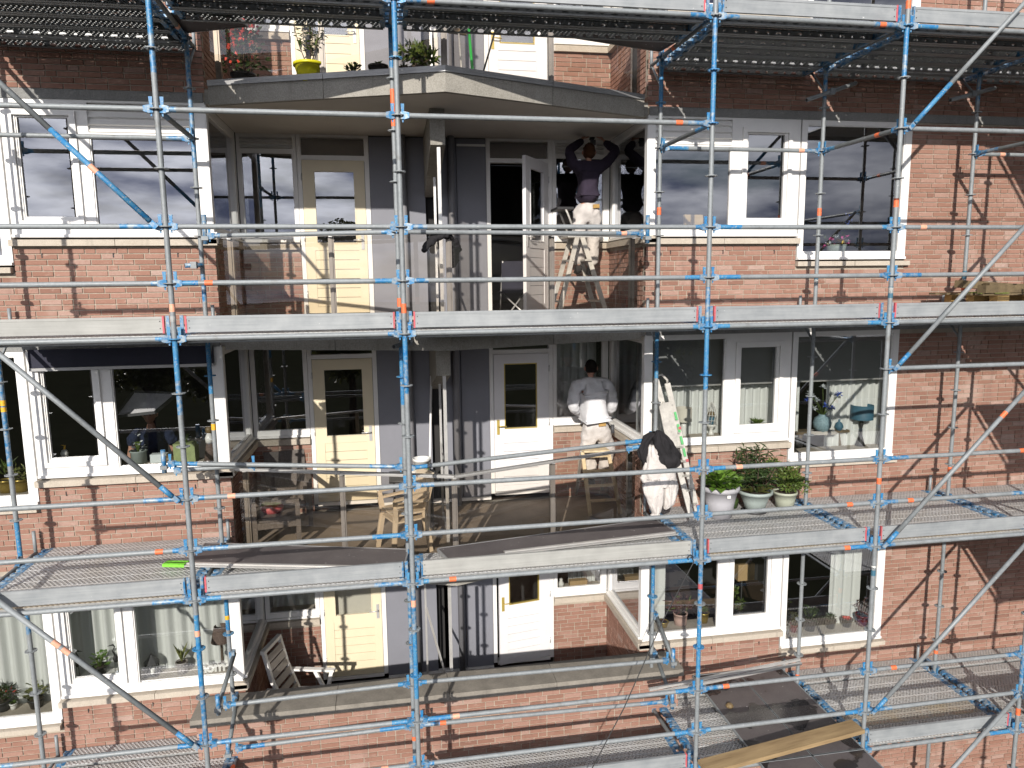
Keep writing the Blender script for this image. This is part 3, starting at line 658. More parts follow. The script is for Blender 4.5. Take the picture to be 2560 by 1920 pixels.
# lowest balcony: floor and brick parapet with a wide coping
part(B('dark_grey').box(XL, XR, 1.6, YB+0.1, Z0[0]-0.16, Z0[0]-0.07), 'balcony_floor')
xs = [-2.56, -0.93, 0.42, 1.75, 3.42]
for k in range(4):
    part(B('coping').box(xs[k]+0.003, xs[k+1]-0.003, 1.165, 1.66, 0.455, 0.545), 'coping_stone')
    for t in (0.25, 0.75): part(B('grey_white').lathe([(0.0, 0.0), (0.018, 0.0), (0.018, -0.004)], (xs[k]+(xs[k+1]-xs[k])*t, 1.45, 0.549), 12), 'cap')
scr = part(B('alu').box(0.465, 0.505, 1.70, 1.74, Z0[0]-0.06, Z0[0]+2.0), 'privacy_screen'); sub(B('alu').box(0.20, 0.225, 2.60, 2.63, Z0[0]-0.06, Z0[0]+2.0), 'post', scr)
sub(B('alu').bar((0.22, 2.6, 1.0), (0.47, 1.74, 0.2), 0.02, 0.03), 'brace', scr)

# --- rooms behind the glass ---
for i in range(4):
    z = Z0[i]
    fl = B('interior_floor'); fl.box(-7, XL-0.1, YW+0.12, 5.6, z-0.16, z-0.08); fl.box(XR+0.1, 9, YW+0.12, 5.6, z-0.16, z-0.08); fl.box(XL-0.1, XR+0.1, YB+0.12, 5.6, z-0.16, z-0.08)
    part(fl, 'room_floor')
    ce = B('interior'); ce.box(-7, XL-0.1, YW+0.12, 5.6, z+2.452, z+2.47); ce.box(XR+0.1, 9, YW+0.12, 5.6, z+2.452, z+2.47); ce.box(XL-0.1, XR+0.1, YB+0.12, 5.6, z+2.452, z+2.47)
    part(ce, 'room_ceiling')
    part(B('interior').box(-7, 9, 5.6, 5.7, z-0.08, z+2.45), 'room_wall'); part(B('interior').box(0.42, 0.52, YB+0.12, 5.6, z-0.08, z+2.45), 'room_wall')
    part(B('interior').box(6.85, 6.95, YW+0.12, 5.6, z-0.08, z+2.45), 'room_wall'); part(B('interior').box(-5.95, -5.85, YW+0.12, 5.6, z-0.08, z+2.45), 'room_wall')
    # inner window boards
    for a, b, zz in ((3.05, 5.03, 1.052), (5.06, 6.64, 0.777), (-4.1, -2.08, 1.052), (-5.7, -4.14, 0.777)):
        part(B('sill_stone').box(a, b, YW+0.10, YW+0.34, z+zz, z+zz+0.03), 'window_board')
    part(B('sill_stone').box(2.2, 3.0, YB+0.10, YB+0.30, z+1.07, z+1.10), 'window_board'); part(B('sill_stone').box(-2.03, -1.3, YB+0.10, YB+0.30, z+1.07, z+1.10), 'window_board')
# navy sun-screen cassette above the left bay window of the middle flat
mb = B('navy'); mb.box(-4.06, -2.14, YW-0.06, YW-0.005, Z0[1]+2.27, Z0[1]+2.47); part(mb, 'awning_box')
mb = B('alu_trim'); mb.box(-4.06, -2.14, YW-0.07, YW-0.03, Z0[1]+2.235, Z0[1]+2.268); part(mb, 'awning_bar')

for i in range(4):                                # weep holes: open upright joints under the sills
    for x in (-3.84, -3.12, -2.45, 3.35, 4.05, 4.75): part(B('black').box(x-0.006, x+0.006, YW-0.003, YW+0.03, Z0[i]+0.795, Z0[i]+0.845), 'weep_hole')
# ------------------------------------------------------------------ scaffolding
scf = thing('scaffolding', 'blue and galvanised steel tube scaffolding standing in front of the brick facade', 'scaffolding', (0, 0, -4.2))
SO = Vector(scf.location)
XS = [-4.14, -2.07, 0.0, 3.07, 5.14, 7.21, 9.28]; YI = 1.30; TR = 0.0242
XI = {0: -4.18, 1: -2.10, 3: 3.03, 4: 5.09, 5: 7.17, 6: 9.24}
def ros_mesh():
    mb = B('galv'); n = 16
    for r0, r1 in ((0.0245, 0.036), (0.053, 0.0615)):
        b = len(mb.v)
        for zz in (-0.0045, 0.0045):
            for r in (r0, r1):
                for k in range(n): t = 2*math.pi*k/n; mb.v.append((r*math.cos(t), r*math.sin(t), zz))
        for k in range(n):
            k2 = (k+1) % n
            mb.face((b+k, b+k2, b+n+k2, b+n+k)); mb.face((b+2*n+k, b+3*n+k, b+3*n+k2, b+2*n+k2)); mb.face((b+n+k, b+n+k2, b+3*n+k2, b+3*n+k))
    for k in range(8):
        t = 2*math.pi*(k+0.5)/8; d = Vector((math.cos(t), math.sin(t), 0)); mb.bbox(d*0.045, d*0.012, Vector((-d.y, d.x, 0))*0.0085, (0, 0, 0.004))
    return mb
ROS = {}
for c_ in ('galv', 'blue_paint'):
    mb = ros_mesh(); mb.mats = [c_]; ROS[c_] = mb.mesh('rosette')
def standard(x, y, z0, z1, paint=(), tapes=(), ros=None, roff=0.0):
    """paint: list of (z0, z1, material) overriding galvanised steel"""
    cuts = sorted({z0, z1, *[min(max(c, z0), z1) for p in paint for c in p[:2]]})
    mb = B('galv')
    for a, b in zip(cuts, cuts[1:]):
        mt = 'galv'
        for p in paint:
            if p[0] <= (a+b)/2 <= p[1]: mt = p[2]
        mb.mat(mt).tube([(0, 0, a), (0, 0, b)], TR, 16, caps=False)
    # spigot joints
    o = mb.build('standard', scf, Vector((x, y, 0))-SO)
    z = math.ceil(z0*2)/2
    while z < z1:
        blue = any(p[0]-0.05 <= z <= p[1] and p[2] == 'blue_paint' for p in paint)
        link('rosette', ROS['blue_paint' if blue else 'galv'], o, (0, 0, z+roff)); z += 0.5
    for (zz, h, mt) in tapes:
        B(mt).tube([(0, 0, zz-h/2), (0, 0, zz+h/2)], TR+0.0015, 16, caps=False).build('tape', o)
    return o
bp, bw = 'blue_paint', 'blue_worn'
standard(XS[0], 0, -3, 11)
standard(XS[1], 0, -3, 11, [(7.62, 9.5, bp), (7.3, 7.62, bw), (4.62, 5.0, bp), (4.3, 4.62, bw), (1.62, 2.35, bp), (1.0, 1.62, bw)], [(5.28, 0.07, 'tape_pale'), (2.16, 0.06, 'tape_pale'), (5.18, 0.05, 'galv_light')])
standard(XS[2], 0, -3, 11, [(7.55, 9.5, bp), (4.42, 4.98, bw), (4.75, 4.98, bp), (1.25, 1.95, bp), (1.95, 2.45, bw)], [(5.24, 0.09, 'tape_orange'), (2.28, 0.07, 'tape_pale')])
standard(XS[3], 0, -3, 11, [(7.05, 7.72, bp), (7.72, 8.0, bw), (4.35, 5.06, bp), (5.06, 5.4, bw), (1.15, 1.75, bp), (1.75, 2.45, bw), (7.0, 7.1, bw)], [(8.2, 0.1, 'tape_pale'), (2.2, 0.06, 'red_plastic')])
standard(XS[4], 0, -3, 11, [(7.72, 8.0, bp), (7.5, 7.72, bw)], [(6.25, 0.09, 'tape_orange'), (6.285, 0.02, 'black'), (3.25, 0.07, 'tape_orange'), (8.2, 0.08, 'tape_orange'), (5.32, 0.12, 'lamp_blue'), (5.34, 0.06, 'ceramic_white'), (2.2, 0.1, 'lamp_blue'), (2.24, 0.05, 'ceramic_white')])
standard(XS[5], 0, -3, 11, [(0.6, 1.1, bw)], [(0.25, 0.09, 'tape_orange')])
standard(XS[6], 0, -3, 11)
standard(-0.03, 0.68, -3, 9.2, [(7.6, 8.2, bp), (4.2, 4.85, bp), (1.2, 2.1, bw)], [(7.22, 0.36, 'tape_orange'), (5.28, 0.09, 'tape_orange'), (0.35, 0.05, 'tape_orange')])
standard(XI[0], YI, -3, 11, [(3.6, 5.0, bw), (2.6, 2.98, bp), (1.7, 2.4, bw)], [(4.28, 0.06, 'tape_yellow'), (4.21, 0.05, 'tape_yellow')])
standard(XI[1], YI, -3, 11, [(7.3, 8.0, bw), (6.7, 7.3, bw), (4.3, 4.95, bp), (5.3, 5.6, bw), (1.55, 2.4, bp)], [(3.93, 0.07, 'tape_yellow'), (1.7, 0.05, 'tape_yellow')])
standard(XI[3], YI, -3, 11, [(7.45, 8.0, bp), (4.3, 4.95, bp), (1.3, 2.4, bw), (1.55, 2.4, bp)], [(6.28, 0.09, 'tape_orange')])
standard(XI[4], YI, -3, 11, [(7.6, 8.0, bw)], [(6.28, 0.09, 'tape_orange'), (5.47, 0.12, 'lamp_blue'), (5.44, 0.05, 'ceramic_white'), (0.2, 0.05, 'tape_orange')])
standard(XI[5], YI, -3, 11, [(7.6, 8.0, bw)], [(5.35, 0.1, 'tape_orange'), (5.5, 0.1, 'lamp_blue'), (2.93, 0.07, 'tape_orange'), (0.33, 0.05, 'tape_orange')])
standard(XI[6], YI, -3, 11)

# ledger: tube between two rosettes with cast wedge heads
hm = B('blue_worn')
hm.add([(0.026, -0.016, -0.03), (0.026, 0.016, -0.03), (0.026, 0.016, 0.03), (0.026, -0.016, 0.03), (0.062, -0.021, -0.036), (0.062, 0.021, -0.036), (0.062, 0.021, 0.034), (0.062, -0.021, 0.034), (0.105, -0.027, -0.024), (0.105, 0.027, -0.024), (0.105, 0.027, 0.024), (0.105, -0.027, 0.024)],
       [(0, 3, 2, 1), (0, 1, 5, 4), (1, 2, 6, 5), (2, 3, 7, 6), (3, 0, 4, 7), (4, 5, 9, 8), (5, 6, 10, 9), (6, 7, 11, 10), (7, 4, 8, 11), (8, 9, 10, 11)])
hm.mat('blue_paint').add([(0.040, -0.004, -0.060), (0.052, -0.004, -0.060), (0.052, 0.004, -0.060), (0.040, 0.004, -0.060), (0.030, -0.004, 0.105), (0.062, -0.004, 0.105), (0.062, 0.004, 0.105), (0.030, 0.004, 0.105)], [(0, 3, 2, 1), (4, 5, 6, 7), (0, 1, 5, 4), (1, 2, 6, 5), (2, 3, 7, 6), (3, 0, 4, 7)])
HEAD = hm.mesh('coupler')
TAPES = ['tape_orange', 'tape_pale', 'tape_orange']
trr = random.Random(3)
def ledger(p, q, name='ledger', blue=0.25, tape=None, mat='galv', heads=(1, 1)):
    p, q = Vector(p), Vector(q); d = q-p; l = d.length; d.normalize()
    mb = B(mat); a = 0.10; bl = blue*0.8
    b1 = trr.choice((0.0, 0.06, 0.14, 0.24))*(1 if blue else 0); b2 = trr.choice((0.0, 0.06, 0.16, 0.28))*(1 if blue else 0)
    segs = [(a, a+b1, trr.choice(('blue_paint', 'blue_worn'))), (a+b1, l-a-b2, mat), (l-a-b2, l-a, trr.choice(('blue_paint', 'blue_worn')))]
    for s, e, mt in segs:
        if e-s > 0.01: mb.mat(mt).tube([(s, 0, 0), (e, 0, 0)], TR, 14, caps=False)
    o = mb.build(name, scf, p-SO); o.rotation_euler = d.to_track_quat('X', 'Z').to_euler()
    if heads[0]: link('coupler', HEAD, o)
    if heads[1]: link('coupler', HEAD, o, (l, 0, 0), (0, 0, math.pi))
    if tape is None: tape = [(trr.choice((0.33, 0.4, l-0.35, l-0.28)), 0)] if trr.random() < 0.38 else []
    for t, k in tape:
        B(trr.choice(TAPES)).tube([(t-0.035, 0, 0), (t+0.035, 0, 0)], TR+0.0015, 14, caps=False).build('tape', o)
    return o
BAYZ = {0: (8, 7, 6, 5.5, 5, 3.5, 3, 2.5, 1, 0.5, 0), 1: (8, 7, 6, 5.5, 5, 3.5, 3, 2.5, 1, 0.5), 2: (8, 7, 6, 5.5, 5, 3.5, 3, 2.5, 1, 0.5, 0),
        3: (8, 6, 5.5, 5, 3.5, 3, 2.5, 1, 0.5, 0), 4: (8, 7, 6, 5.5, 5, 4.5, 3.5, 3, 2.5, 1, 0.5, 0), 5: (8, 6, 5.5, 5, 3.5, 3, 2.5, 1, 0.5, 0)}
for b, zs in BAYZ.items():
    for z in zs: ledger((XS[b], 0, z), (XS[b+1], 0, z))
# ledgers of the inner row, cross tubes between the rows
for a, b in ((0, 1), (3, 4), (5, 6)):
    ledger((XI[a], YI, 7.0), (XI[b], YI, 7.0))
for k in (0, 1, 3, 4, 5, 6):
    for z in (8, 5, 2.5, 0): ledger((XS[k], 0, z), (XI[k], YI, z), 'transom', mat='galv_dark')
    if k: ledger((XS[k], 0, 7.0), (XI[k], YI, 7.0), 'transom', mat='galv_dark')
for z in (8, 5, 2.5, 0): ledger((0, 0, z), (-0.03, 0.68, z), 'transom', tape=[])
# inner guard rails along the shallow deck in front of the balconies, clamped to short stub posts
def stub(x, y, z, h=0.16):
    mb = B('blue_worn'); mb.tube([(0, 0, -0.1), (0, 0, h)], 0.025, 12); mb.mat('galv').box(-0.035, 0.035, -0.035, 0.035, -0.06, -0.02)
    mb.build('stub_post', scf, Vector((x, y, z))-SO)
def free(p, q, **kw): return ledger(p, q, 'guard_rail', **kw)
free((-1.99, 1.05, 5.985), (-0.03, 0.68, 6.0)); stub(-1.99, 1.05, 6.0, 0.20)
free((-0.03, 0.68, 6.0), (2.80, 1.12, 6.01)); stub(2.83, 1.13, 6.0, 0.22)
free((-2.55, 1.05, 3.60), (-0.03, 0.68, 3.52)); stub(-2.57, 1.05, 3.60, 0.15)
free((-2.5, 1.05, 3.52), (-1.6, 1.0, 3.545), tape=[], blue=0)
free((-0.03, 0.68, 3.5), (2.90, 1.0, 3.61)); free((2.55, 1.05, 3.50), (2.95, 0.9, 3.58), blue=1)
free((-2.09, 0.72, 0.96), (-0.03, 0.68, 1.02)); stub(-2.12, 0.72, 0.96, 0.13)
free((-0.03, 0.68, 1.02), (3.05, 0.72, 0.955)); stub(3.08, 0.72, 0.955, 0.14)
free((-2.0, 0.72, 0.44), (-0.03, 0.68, 0.5)); free((-0.03, 0.68, 0.5), (3.05, 0.72, 0.42)); stub(-2.05, 0.72, 0.42, 0.14); stub(3.08, 0.72, 0.42, 0.14)
for xa, z in ((-2.12, 0.93), (-2.05, 0.40), (3.08, 0.93), (3.08, 0.40)):
    xb = XI[1] if xa < 0 else XI[3]
    mb = B('galv_dark'); mb.tube([(xa, 0.72, z+0.02), (xb+0.05, YI, z+0.32)], TR, 12); mb.mat('blue_worn').box(xb+0.0, xb+0.06, YI-0.05, YI+0.03, z+0.28, z+0.36); o = mb.build('raker', scf); o.location = -SO
# wall-tie tubes
for (u1, v1, u2, v2, y1, y2, mt) in ((462, 664, 508, 662, 1.15, 1.22, 'blue_worn'), (1560+1010/2.212, 553/2.212, 1560+1283/2.212, 460/2.212, 1.2, 1.28, 'galv'), (1560+1805/2.212, 553/2.212, 1560+2050/2.212, 488/2.212, 1.2, 1.28, 'galv'), (985, 867, 1060, 844, 0.55, 1.2, 'galv_dark')):
    p, q = at(u1, v1, y1), at(u2, v2, y2); mb = B(mt); mb.tube([p, q], 0.0242, 12); mb.mat('black').tube([p, p+(p-q).normalized()*0.002], 0.018, 10)
    mb.mat('galv').bbox((p+q)/2, (0.03, 0, 0), (0, 0.035, 0), (0, 0, 0.035)); o = mb.build('wall_tie', scf); o.location = -SO
# diagonal braces
def brace(p, q, mat='galv', blue_end=True, tapes=()):
    p, q = Vector(p), Vector(q); d = (q-p); l = d.length; d.normalize()
    mb = B(mat); 
    if blue_end:
        mb.mat('blue_paint').tube([(0.06, 0, 0), (0.06+l*blue_end, 0, 0)], TR, 14); mb.mat(mat).tube([(0.06+l*blue_end, 0, 0), (l-0.06, 0, 0)], TR, 14)
    else: mb.tube([(0.06, 0, 0), (l-0.06, 0, 0)], TR, 14)
    mb.mat('blue_worn')
    for c in (0.03, l-0.03): mb.box(c-0.045, c+0.045, -0.006, 0.006, -0.022, 0.022)
    o = mb.build('brace', scf, p-SO); o.rotation_euler = d.to_track_quat('X', 'Z').to_euler()
    for t, mt in tapes: B(mt).tube([(l*t-0.04, 0, 0), (l*t+0.04, 0, 0)], TR+0.0015, 14, caps=False).build('tape', o)
BY = -0.055
brace((XS[1]-0.07, BY, 6.0), (XS[0]+0.07, BY, 8.0), blue_end=0.38, tapes=[(0.24, 'tape_pale')]); brace((XS[1]-0.07, BY, 3.5), (XS[0]+0.07, BY, 5.5), blue_end=0.05)
brace((XS[1]-0.07, BY, 1.0), (XS[0]+0.07, BY, 3.0), blue_end=0.07, tapes=[(0.56, 'tape_pale'), (0.6, 'tape_pale')])
brace((XS[4]+0.07, BY, 7.0), (XS[5]-0.07, BY, 9.0), blue_end=0.2)
for z in (4.5, 2.5, 0.5, -1.5): brace((XS[4]+0.07, BY, z), (XS[5]-0.07, BY, z+2.0), blue_end=0.06 if z != -1.5 else 0, tapes=[(0.72, 'tape_orange')] if z == 2.5 else [])
for z in (6.0, 3.5, 1.0): brace((XS[6]-0.07, BY, z), (XS[5]+0.07, BY, z+2.0), blue_end=0)
# stair tower standing out from the last bay (beyond the picture's edge; its landings shade the brick)
for x in (XS[5], XS[6]): standard(x, -2.07, -3, 10)
for z in (0.5, 2.5, 4.5, 6.5, 8.0):
    if z != 6.5:
        mb = B('deck_perf'); mb.box(0, 2.0, 0, 1.9, -0.004, 0); mb.mat('galv').box(0, 2.0, 0, 0.05, -0.07, -0.005); mb.box(0, 2.0, 1.85, 1.9, -0.07, -0.005); mb.build('landing', scf, Vector((7.26, -1.98, z+0.03))-SO)
    for x in (XS[5], XS[6]): ledger((x, -2.07, z), (x, 0, z), 'transom', tape=[])
    ledger((XS[5], -2.07, z), (XS[6], -2.07, z), tape=[])
# consoles behind the inner row carrying the plank nearest the wall
for k in (0, 1, 3, 4, 5, 6):
    for dz in (8, 5, 2.5, 0):
        x = XI[k]; mb = B('galv'); mb.tube([(0, 0, 0), (0, 0.34, 0)], 0.021, 10); mb.tube([(0, 0.02, -0.30), (0, 0.30, -0.02)], 0.014, 8); mb.tube([(0, 0.33, -0.03), (0, 0.33, 0.26)], 0.019, 10)
        mb.mat('blue_worn').box(-0.025, 0.025, -0.03, 0.03, -0.05, 0.05); mb.build('console', scf, Vector((x, YI, dz))-SO)

# ------------------------------------------------------------------ deck planks (hooked on, each can be lifted away)
def plank_mesh(L, top):
    mb = B(top); W_ = 0.314
    mb.box(0.07, L-0.07, 0, W_, -0.003, 0.0)
    mb.mat('deck_flange')
    for y in (0.0, W_-0.003): mb.box(0.07, L-0.07, y, y+0.003, -0.072, -0.003)
    mb.mat('galv')
    for y0, y1 in ((0.003, 0.045), (W_-0.045, W_-0.003)): mb.box(0.07, L-0.07, y0, y1, -0.075, -0.072)
    for y in (0.105, 0.205): mb.box(0.07, L-0.07, y, y+0.006, -0.03, -0.003)
    mb.mat('blue_worn'); 
    for x0, x1 in ((0.055, 0.10), (L-0.10, L-0.055)): mb.box(x0, x1, 0.001, W_-0.001, -0.06, 0.002)
    for x0, x1 in ((0.0, 0.055), (L-0.055, L)):
        for y in (0.04, 0.13, 0.23): mb.box(x0, x1, y, y+0.05, -0.03, 0.006)
    return mb.mesh('deck_plank')
PM = {}
DECKN = {3: 'topmost deck', 2: 'second deck from the top', 1: 'deck carrying flower pots', 0: 'lowest deck'}
BAYN = {0: 'leftmost bay', 1: 'bay before cream doors', 2: 'wide middle bay', 3: 'bay right of middle', 4: 'bay before bare brick', 5: 'rightmost bay'}
ORD = ['outermost', 'second', 'third', 'fourth', 'innermost']
ROWY = [0.045, 0.365, 0.685, 1.005, 1.375]
DZ = {3: 8.03, 2: 5.03, 1: 2.53, 0: 0.03}
def plank(dk, b, row, dirty=False):
    key = (b, dirty); L_ = XS[b+1]-XS[b]-0.06
    if key not in PM: PM[key] = plank_mesh(L_, 'deck_perf_dirty' if dirty else 'deck_perf')
    o = link('deck_plank', PM[key], None, (XS[b]+0.03, ROWY[row], DZ[dk]))
    rows = 'innermost' if row == 4 else ORD[row]
    tag(o, f'{rows} perforated steel plank, {DECKN[dk]}, {BAYN[b]}', 'scaffold plank', 'perforated steel deck planks')
for dk in (3, 2, 1, 0):
    for b in range(6):
        rows = range(2) if b in (1, 2) else range(5)
        if dk == 0 and b == 1: continue
        for r in rows: plank(dk, b, r, (dk == 1 and b in (0, 4, 3) and r == 0) or (dk == 0 and r == 1 and b == 4))
# toe boards
def toe(dk, b, mat='toe_alu', ends=('red_plastic', 'red_plastic')):
    L_ = XS[b+1]-XS[b]; x0 = XS[b]
    t = thing('toe_board', f'{"weathered" if mat == "toe_wood" else "grey"} toe board along the {DECKN[dk]}, {BAYN[b]}', 'toe board', (x0, 0.035, DZ[dk]+0.02), 0, 'toe boards along the outer edge of the decks')
    mb = B(mat); mb.box(0.105, L_-0.105, 0, 0.022, 0.028, 0.128); mb.box(0.105, L_-0.105, -0.004, 0.026, 0.128, 0.152); mb.box(0.105, L_-0.105, -0.004, 0.026, 0.004, 0.028)
    mb.mat('black')
    for x in (0.125, L_-0.125):
        for z in (0.045, 0.11): mb.box(x-0.004, x+0.004, -0.005, 0.001, z-0.004, z+0.004)
    mb.build('board', t)
    for x, e in ((0.088, ends[0]), (L_-0.105, ends[1])): B(e).box(x, x+0.0165, -0.005, 0.027, 0.0, 0.156).build('end_cap', t)
    for x in (0.045, L_-0.075): B('blue_worn').box(x, x+0.03, 0.004, 0.016, -0.02, 0.16).build('bracket', t)
for b in range(6):
    toe(3, b, 'toe_alu', ('blue_worn', 'pink_print'))
    toe(2, b, 'toe_wood' if b == 0 else 'toe_alu', ('blue_worn', 'pink_print') if b == 0 else ('pink_print', 'red_plastic'))
    toe(1, b, 'toe_wood' if b == 2 else 'toe_alu', ('pink_print', 'blue_worn') if b < 2 else ('blue_worn', 'blue_worn') if b == 2 else ('red_plastic', 'pink_print'))
for b in (2, 4): toe(0, b, 'toe_alu', ('blue_worn', 'pink_print'))
# ------------------------------------------------------------------ boards and loose things on the decks
def board_quad(name, label, cat, pts, z, th, mat, rim=None):
    c = Vector((sum(p[0] for p in pts)/4, sum(p[1] for p in pts)/4, 0))
    if rim:
        t = thing(name, label, cat, (c.x, c.y, z))
        B(mat).prism([(p[0]-c.x, p[1]-c.y) for p in pts], 0, th).build('panel', t)
        for k in range(4):
            a, b = pts[k], pts[(k+1) % 4]; d = (Vector((b[0]-a[0], b[1]-a[1], 0))).normalized()*0.02; nrm = Vector((d.y, -d.x, 0))*0.4
            B(rim).bar((a[0]-c.x+nrm.x, a[1]-c.y+nrm.y, th/2), (b[0]-c.x+nrm.x, b[1]-c.y+nrm.y, th/2), 0.016, th+0.008).build('edge_profile', t)
        return t
    o = B(mat).prism([(p[0]-c.x, p[1]-c.y) for p in pts], 0, th).build(name); o.location = (c.x, c.y, z); return tag(o, label, cat)
board_quad('plywood_board', 'dark splashed plywood board on the pot deck below the cream door', 'board', [(-2.33, 0.80), (-0.09, 0.27), (-0.03, 0.74), (-2.30, 1.40)], 2.545, 0.022, 'plywood', 'alu_trim')
board_quad('plywood_board', 'dark splashed plywood board on the pot deck right of the gap at the middle', 'board', [(0.40, 0.34), (3.06, 0.70), (2.98, 1.17), (0.30, 0.70)], 2.545, 0.022, 'plywood', 'alu_trim')
z_ = 5.045
board_quad('plywood_board', 'dark plywood board bridging to the balcony, second deck, before cream doors', 'board', [(-2.33, 0.80), (-0.09, 0.32), (-0.03, 0.78), (-2.30, 1.42)], z_, 0.022, 'plywood', 'alu_trim')
board_quad('plywood_board', 'dark plywood board bridging to the balcony, second deck, wide middle bay', 'board', [(0.20, 0.34), (3.06, 0.74), (2.98, 1.24), (0.10, 0.72)], z_, 0.022, 'plywood', 'alu_trim')
board_quad('plywood_board', 'short dark board under the top edge left of the red flowers', 'board', [(-2.33, 0.80), (-1.55, 0.60), (-1.45, 1.02), (-2.28, 1.36)], 8.045, 0.022, 'plywood', 'alu_trim')
board_quad('plywood_board', 'short dark board under the top edge right of the balcony brickwork', 'board', [(1.7, 0.66), (3.06, 0.74), (2.98, 1.24), (1.7, 0.86)], 8.045, 0.022, 'plywood', 'alu_trim')
def strip(label, a, b, z, green=False):
    a, b = Vector((*a, z)), Vector((*b, z)); t = thing('edge_strip', label, 'metal strip', a)
    d = (b-a); l = d.length; d.normalize(); mb = B('alu')
    mb.bar((0, 0, 0), d*l, 0.105, 0.014); mb.bar(d*0+Vector((0, 0, .012)), d*l+Vector((0, 0, .012)), 0.02, 0.012); mb.build('strip', t)
    if green: B('lime').bar(d*-0.002+Vector((0, 0, 0.003)), d*0.235+Vector((0, 0, 0.003)), 0.112, 0.03).build('painted_end', t)
strip('aluminium strip with lime green end lying beside the plywood board', (-2.56, 0.80), (-0.55, 0.29), 2.578, True)
strip('aluminium strip lying along the right plywood board', (1.0, 0.40), (3.03, 0.62), 2.578)
# walkway of dark wet panels on the lowest deck
n = 0
for c, (xa, xb) in enumerate(((3.775, 4.405), (4.415, 5.045))):
    for r, (ya, yb) in enumerate(((-2.3, -0.14), (-0.13, 1.675))):
        board_quad('walkway_panel', f'wet dark walkway panel on the lowest deck, {"left" if c == 0 else "right"} one at the {"near" if r == 0 else "wall"} end', 'panel', [(xa, ya), (xb, ya), (xb, yb), (xa, yb)], 0.10, 0.02, 'plywood_wet', 'galv'); n += 1
t = thing('timber_plank', 'long sawn timber plank lying across the wet walkway panels', 'plank', (3.06, -0.21, 0.205))
e = Vector((5.16, 0.075, 0.26))-Vector((3.06, -0.21, 0.205)); d = e.normalized(); s_ = d.cross(Vector((0, 0, 1))).normalized(); u_ = s_.cross(d)
mb = B('wood'); Lp = e.length; mb.box(0, Lp, -0.105, 0.105, -0.024, 0.024); o = mb.build('board', t); o.rotation_euler = Matrix((d, -s_, u_)).transposed().to_euler()
mb = B('blue_worn'); mb.box(Lp-0.04, Lp+0.012, -0.108, 0.108, -0.027, 0.027); o = mb.build('end_strap', t); o.rotation_euler = Matrix((d, -s_, u_)).transposed().to_euler()
o = B('leaf_dry').lathe([(0.0, 0.045), (0.03, 0.04), (0.05, 0.015), (0.045, 0.0)], n=9, smooth=False).build('stone', None, (3.93, 0.92, 0.121)); tag(o, 'small yellowish stone lying on the wet walkway panel', 'stone')
mb = B('alu')
for dz in (0, 0.035): mb.bar((2.75, 0.60+dz, 0.62+dz), (4.9, 0.93+dz, 0.60+dz), 0.03, 0.03)
o = mb.build('aluminium_profile'); tag(o, 'pair of aluminium profiles laid over the tubes above the walkway', 'profile')
t = thing('rosebush_twig', 'bare curled twig lying at the wall end of the walkway', 'twig', (4.05, 1.3, 0.123))
mb = B('black'); rr = random.Random(5)
for k in range(3):
    mb.tube([(-0.3+0.25*k+0.05*math.cos(a)*(1+a*0.25), 0.03*k+0.05*math.sin(a)*(1+a*0.25), 0.012+0.004*a) for a in [j*0.5 for j in range(12)]], 0.006, 5)
mb.tube([(-0.32, 0, 0.02), (0.0, 0.05, 0.04), (0.35, 0.0, 0.02)], 0.007, 5); mb.build('twig', t)
# cable hanging from the ledger
pts = [at(1728, 1392, -0.03), at(1735, 1404, -0.06), at(1660, 1545, -0.25), at(1560, 1770, -0.42), at(1478, 1925, -0.5), at(1430, 2010, -0.55)]
o = B('cable').tube(pts, 0.0055, 6).build('cable'); tag(o, 'thin black cable hanging slack from the middle deck ledger', 'cable')
o = B('cable').tube([at(1728, 1392, -0.035)+Vector((0.03*math.cos(a), 0.02, 0.03*math.sin(a)-0.02)) for a in [j*0.6 for j in range(11)]], 0.006, 6).build('cable_loop'); tag(o, 'black cable knot tied round the ledger by the blue standard', 'cable')
# pallet with mossy timber
t = thing('pallet', 'mossy old wooden pallet stacked by the brick wall on the second deck', 'pallet', (7.55, 1.05, 5.04))
for k in range(3): B('old_wood').box(-0.72, 0.72, -0.42+k*0.36, -0.30+k*0.36, 0.0, 0.022).build('plank', t)
for k in range(3): 
    for j in range(3): B('new_wood').box(-0.50+j*0.46, -0.34+j*0.46, -0.42+k*0.36, -0.30+k*0.36, 0.022, 0.21).build('block', t)
for k in range(5): B('old_wood').box(-0.72, 0.72, -0.44+k*0.19, -0.32+k*0.19, 0.21, 0.235).build('plank', t)
mb = B('moss')
for k in range(60): 
    x, y = rr.uniform(-0.7, 0.7), rr.uniform(-0.45, 0.0); mb.bbox((x, y, 0.236), (rr.uniform(.02, .06), 0, 0), (0, rr.uniform(.01, .03), 0), (0, 0, rr.uniform(.004, .012)))
mb.build('moss', t)
for k, (x, y, z, a) in enumerate(((-0.1, -0.36, 0.285, 0.08), (0.25, -0.15, 0.29, -0.1), (-0.05, 0.1, 0.31, 0.14))):
    o = B('old_wood').box(-0.62, 0.62, -0.06, 0.06, -0.045, 0.045).build('beam', None, (7.55+x, 1.05+y, 5.04+z)); o.rotation_euler = (0, 0.03*k, a); tag(o, ('front weathered beam lying on the mossy pallet', 'middle weathered beam lying on the mossy pallet', 'rear weathered beam lying on the mossy pallet')[k], 'beam')

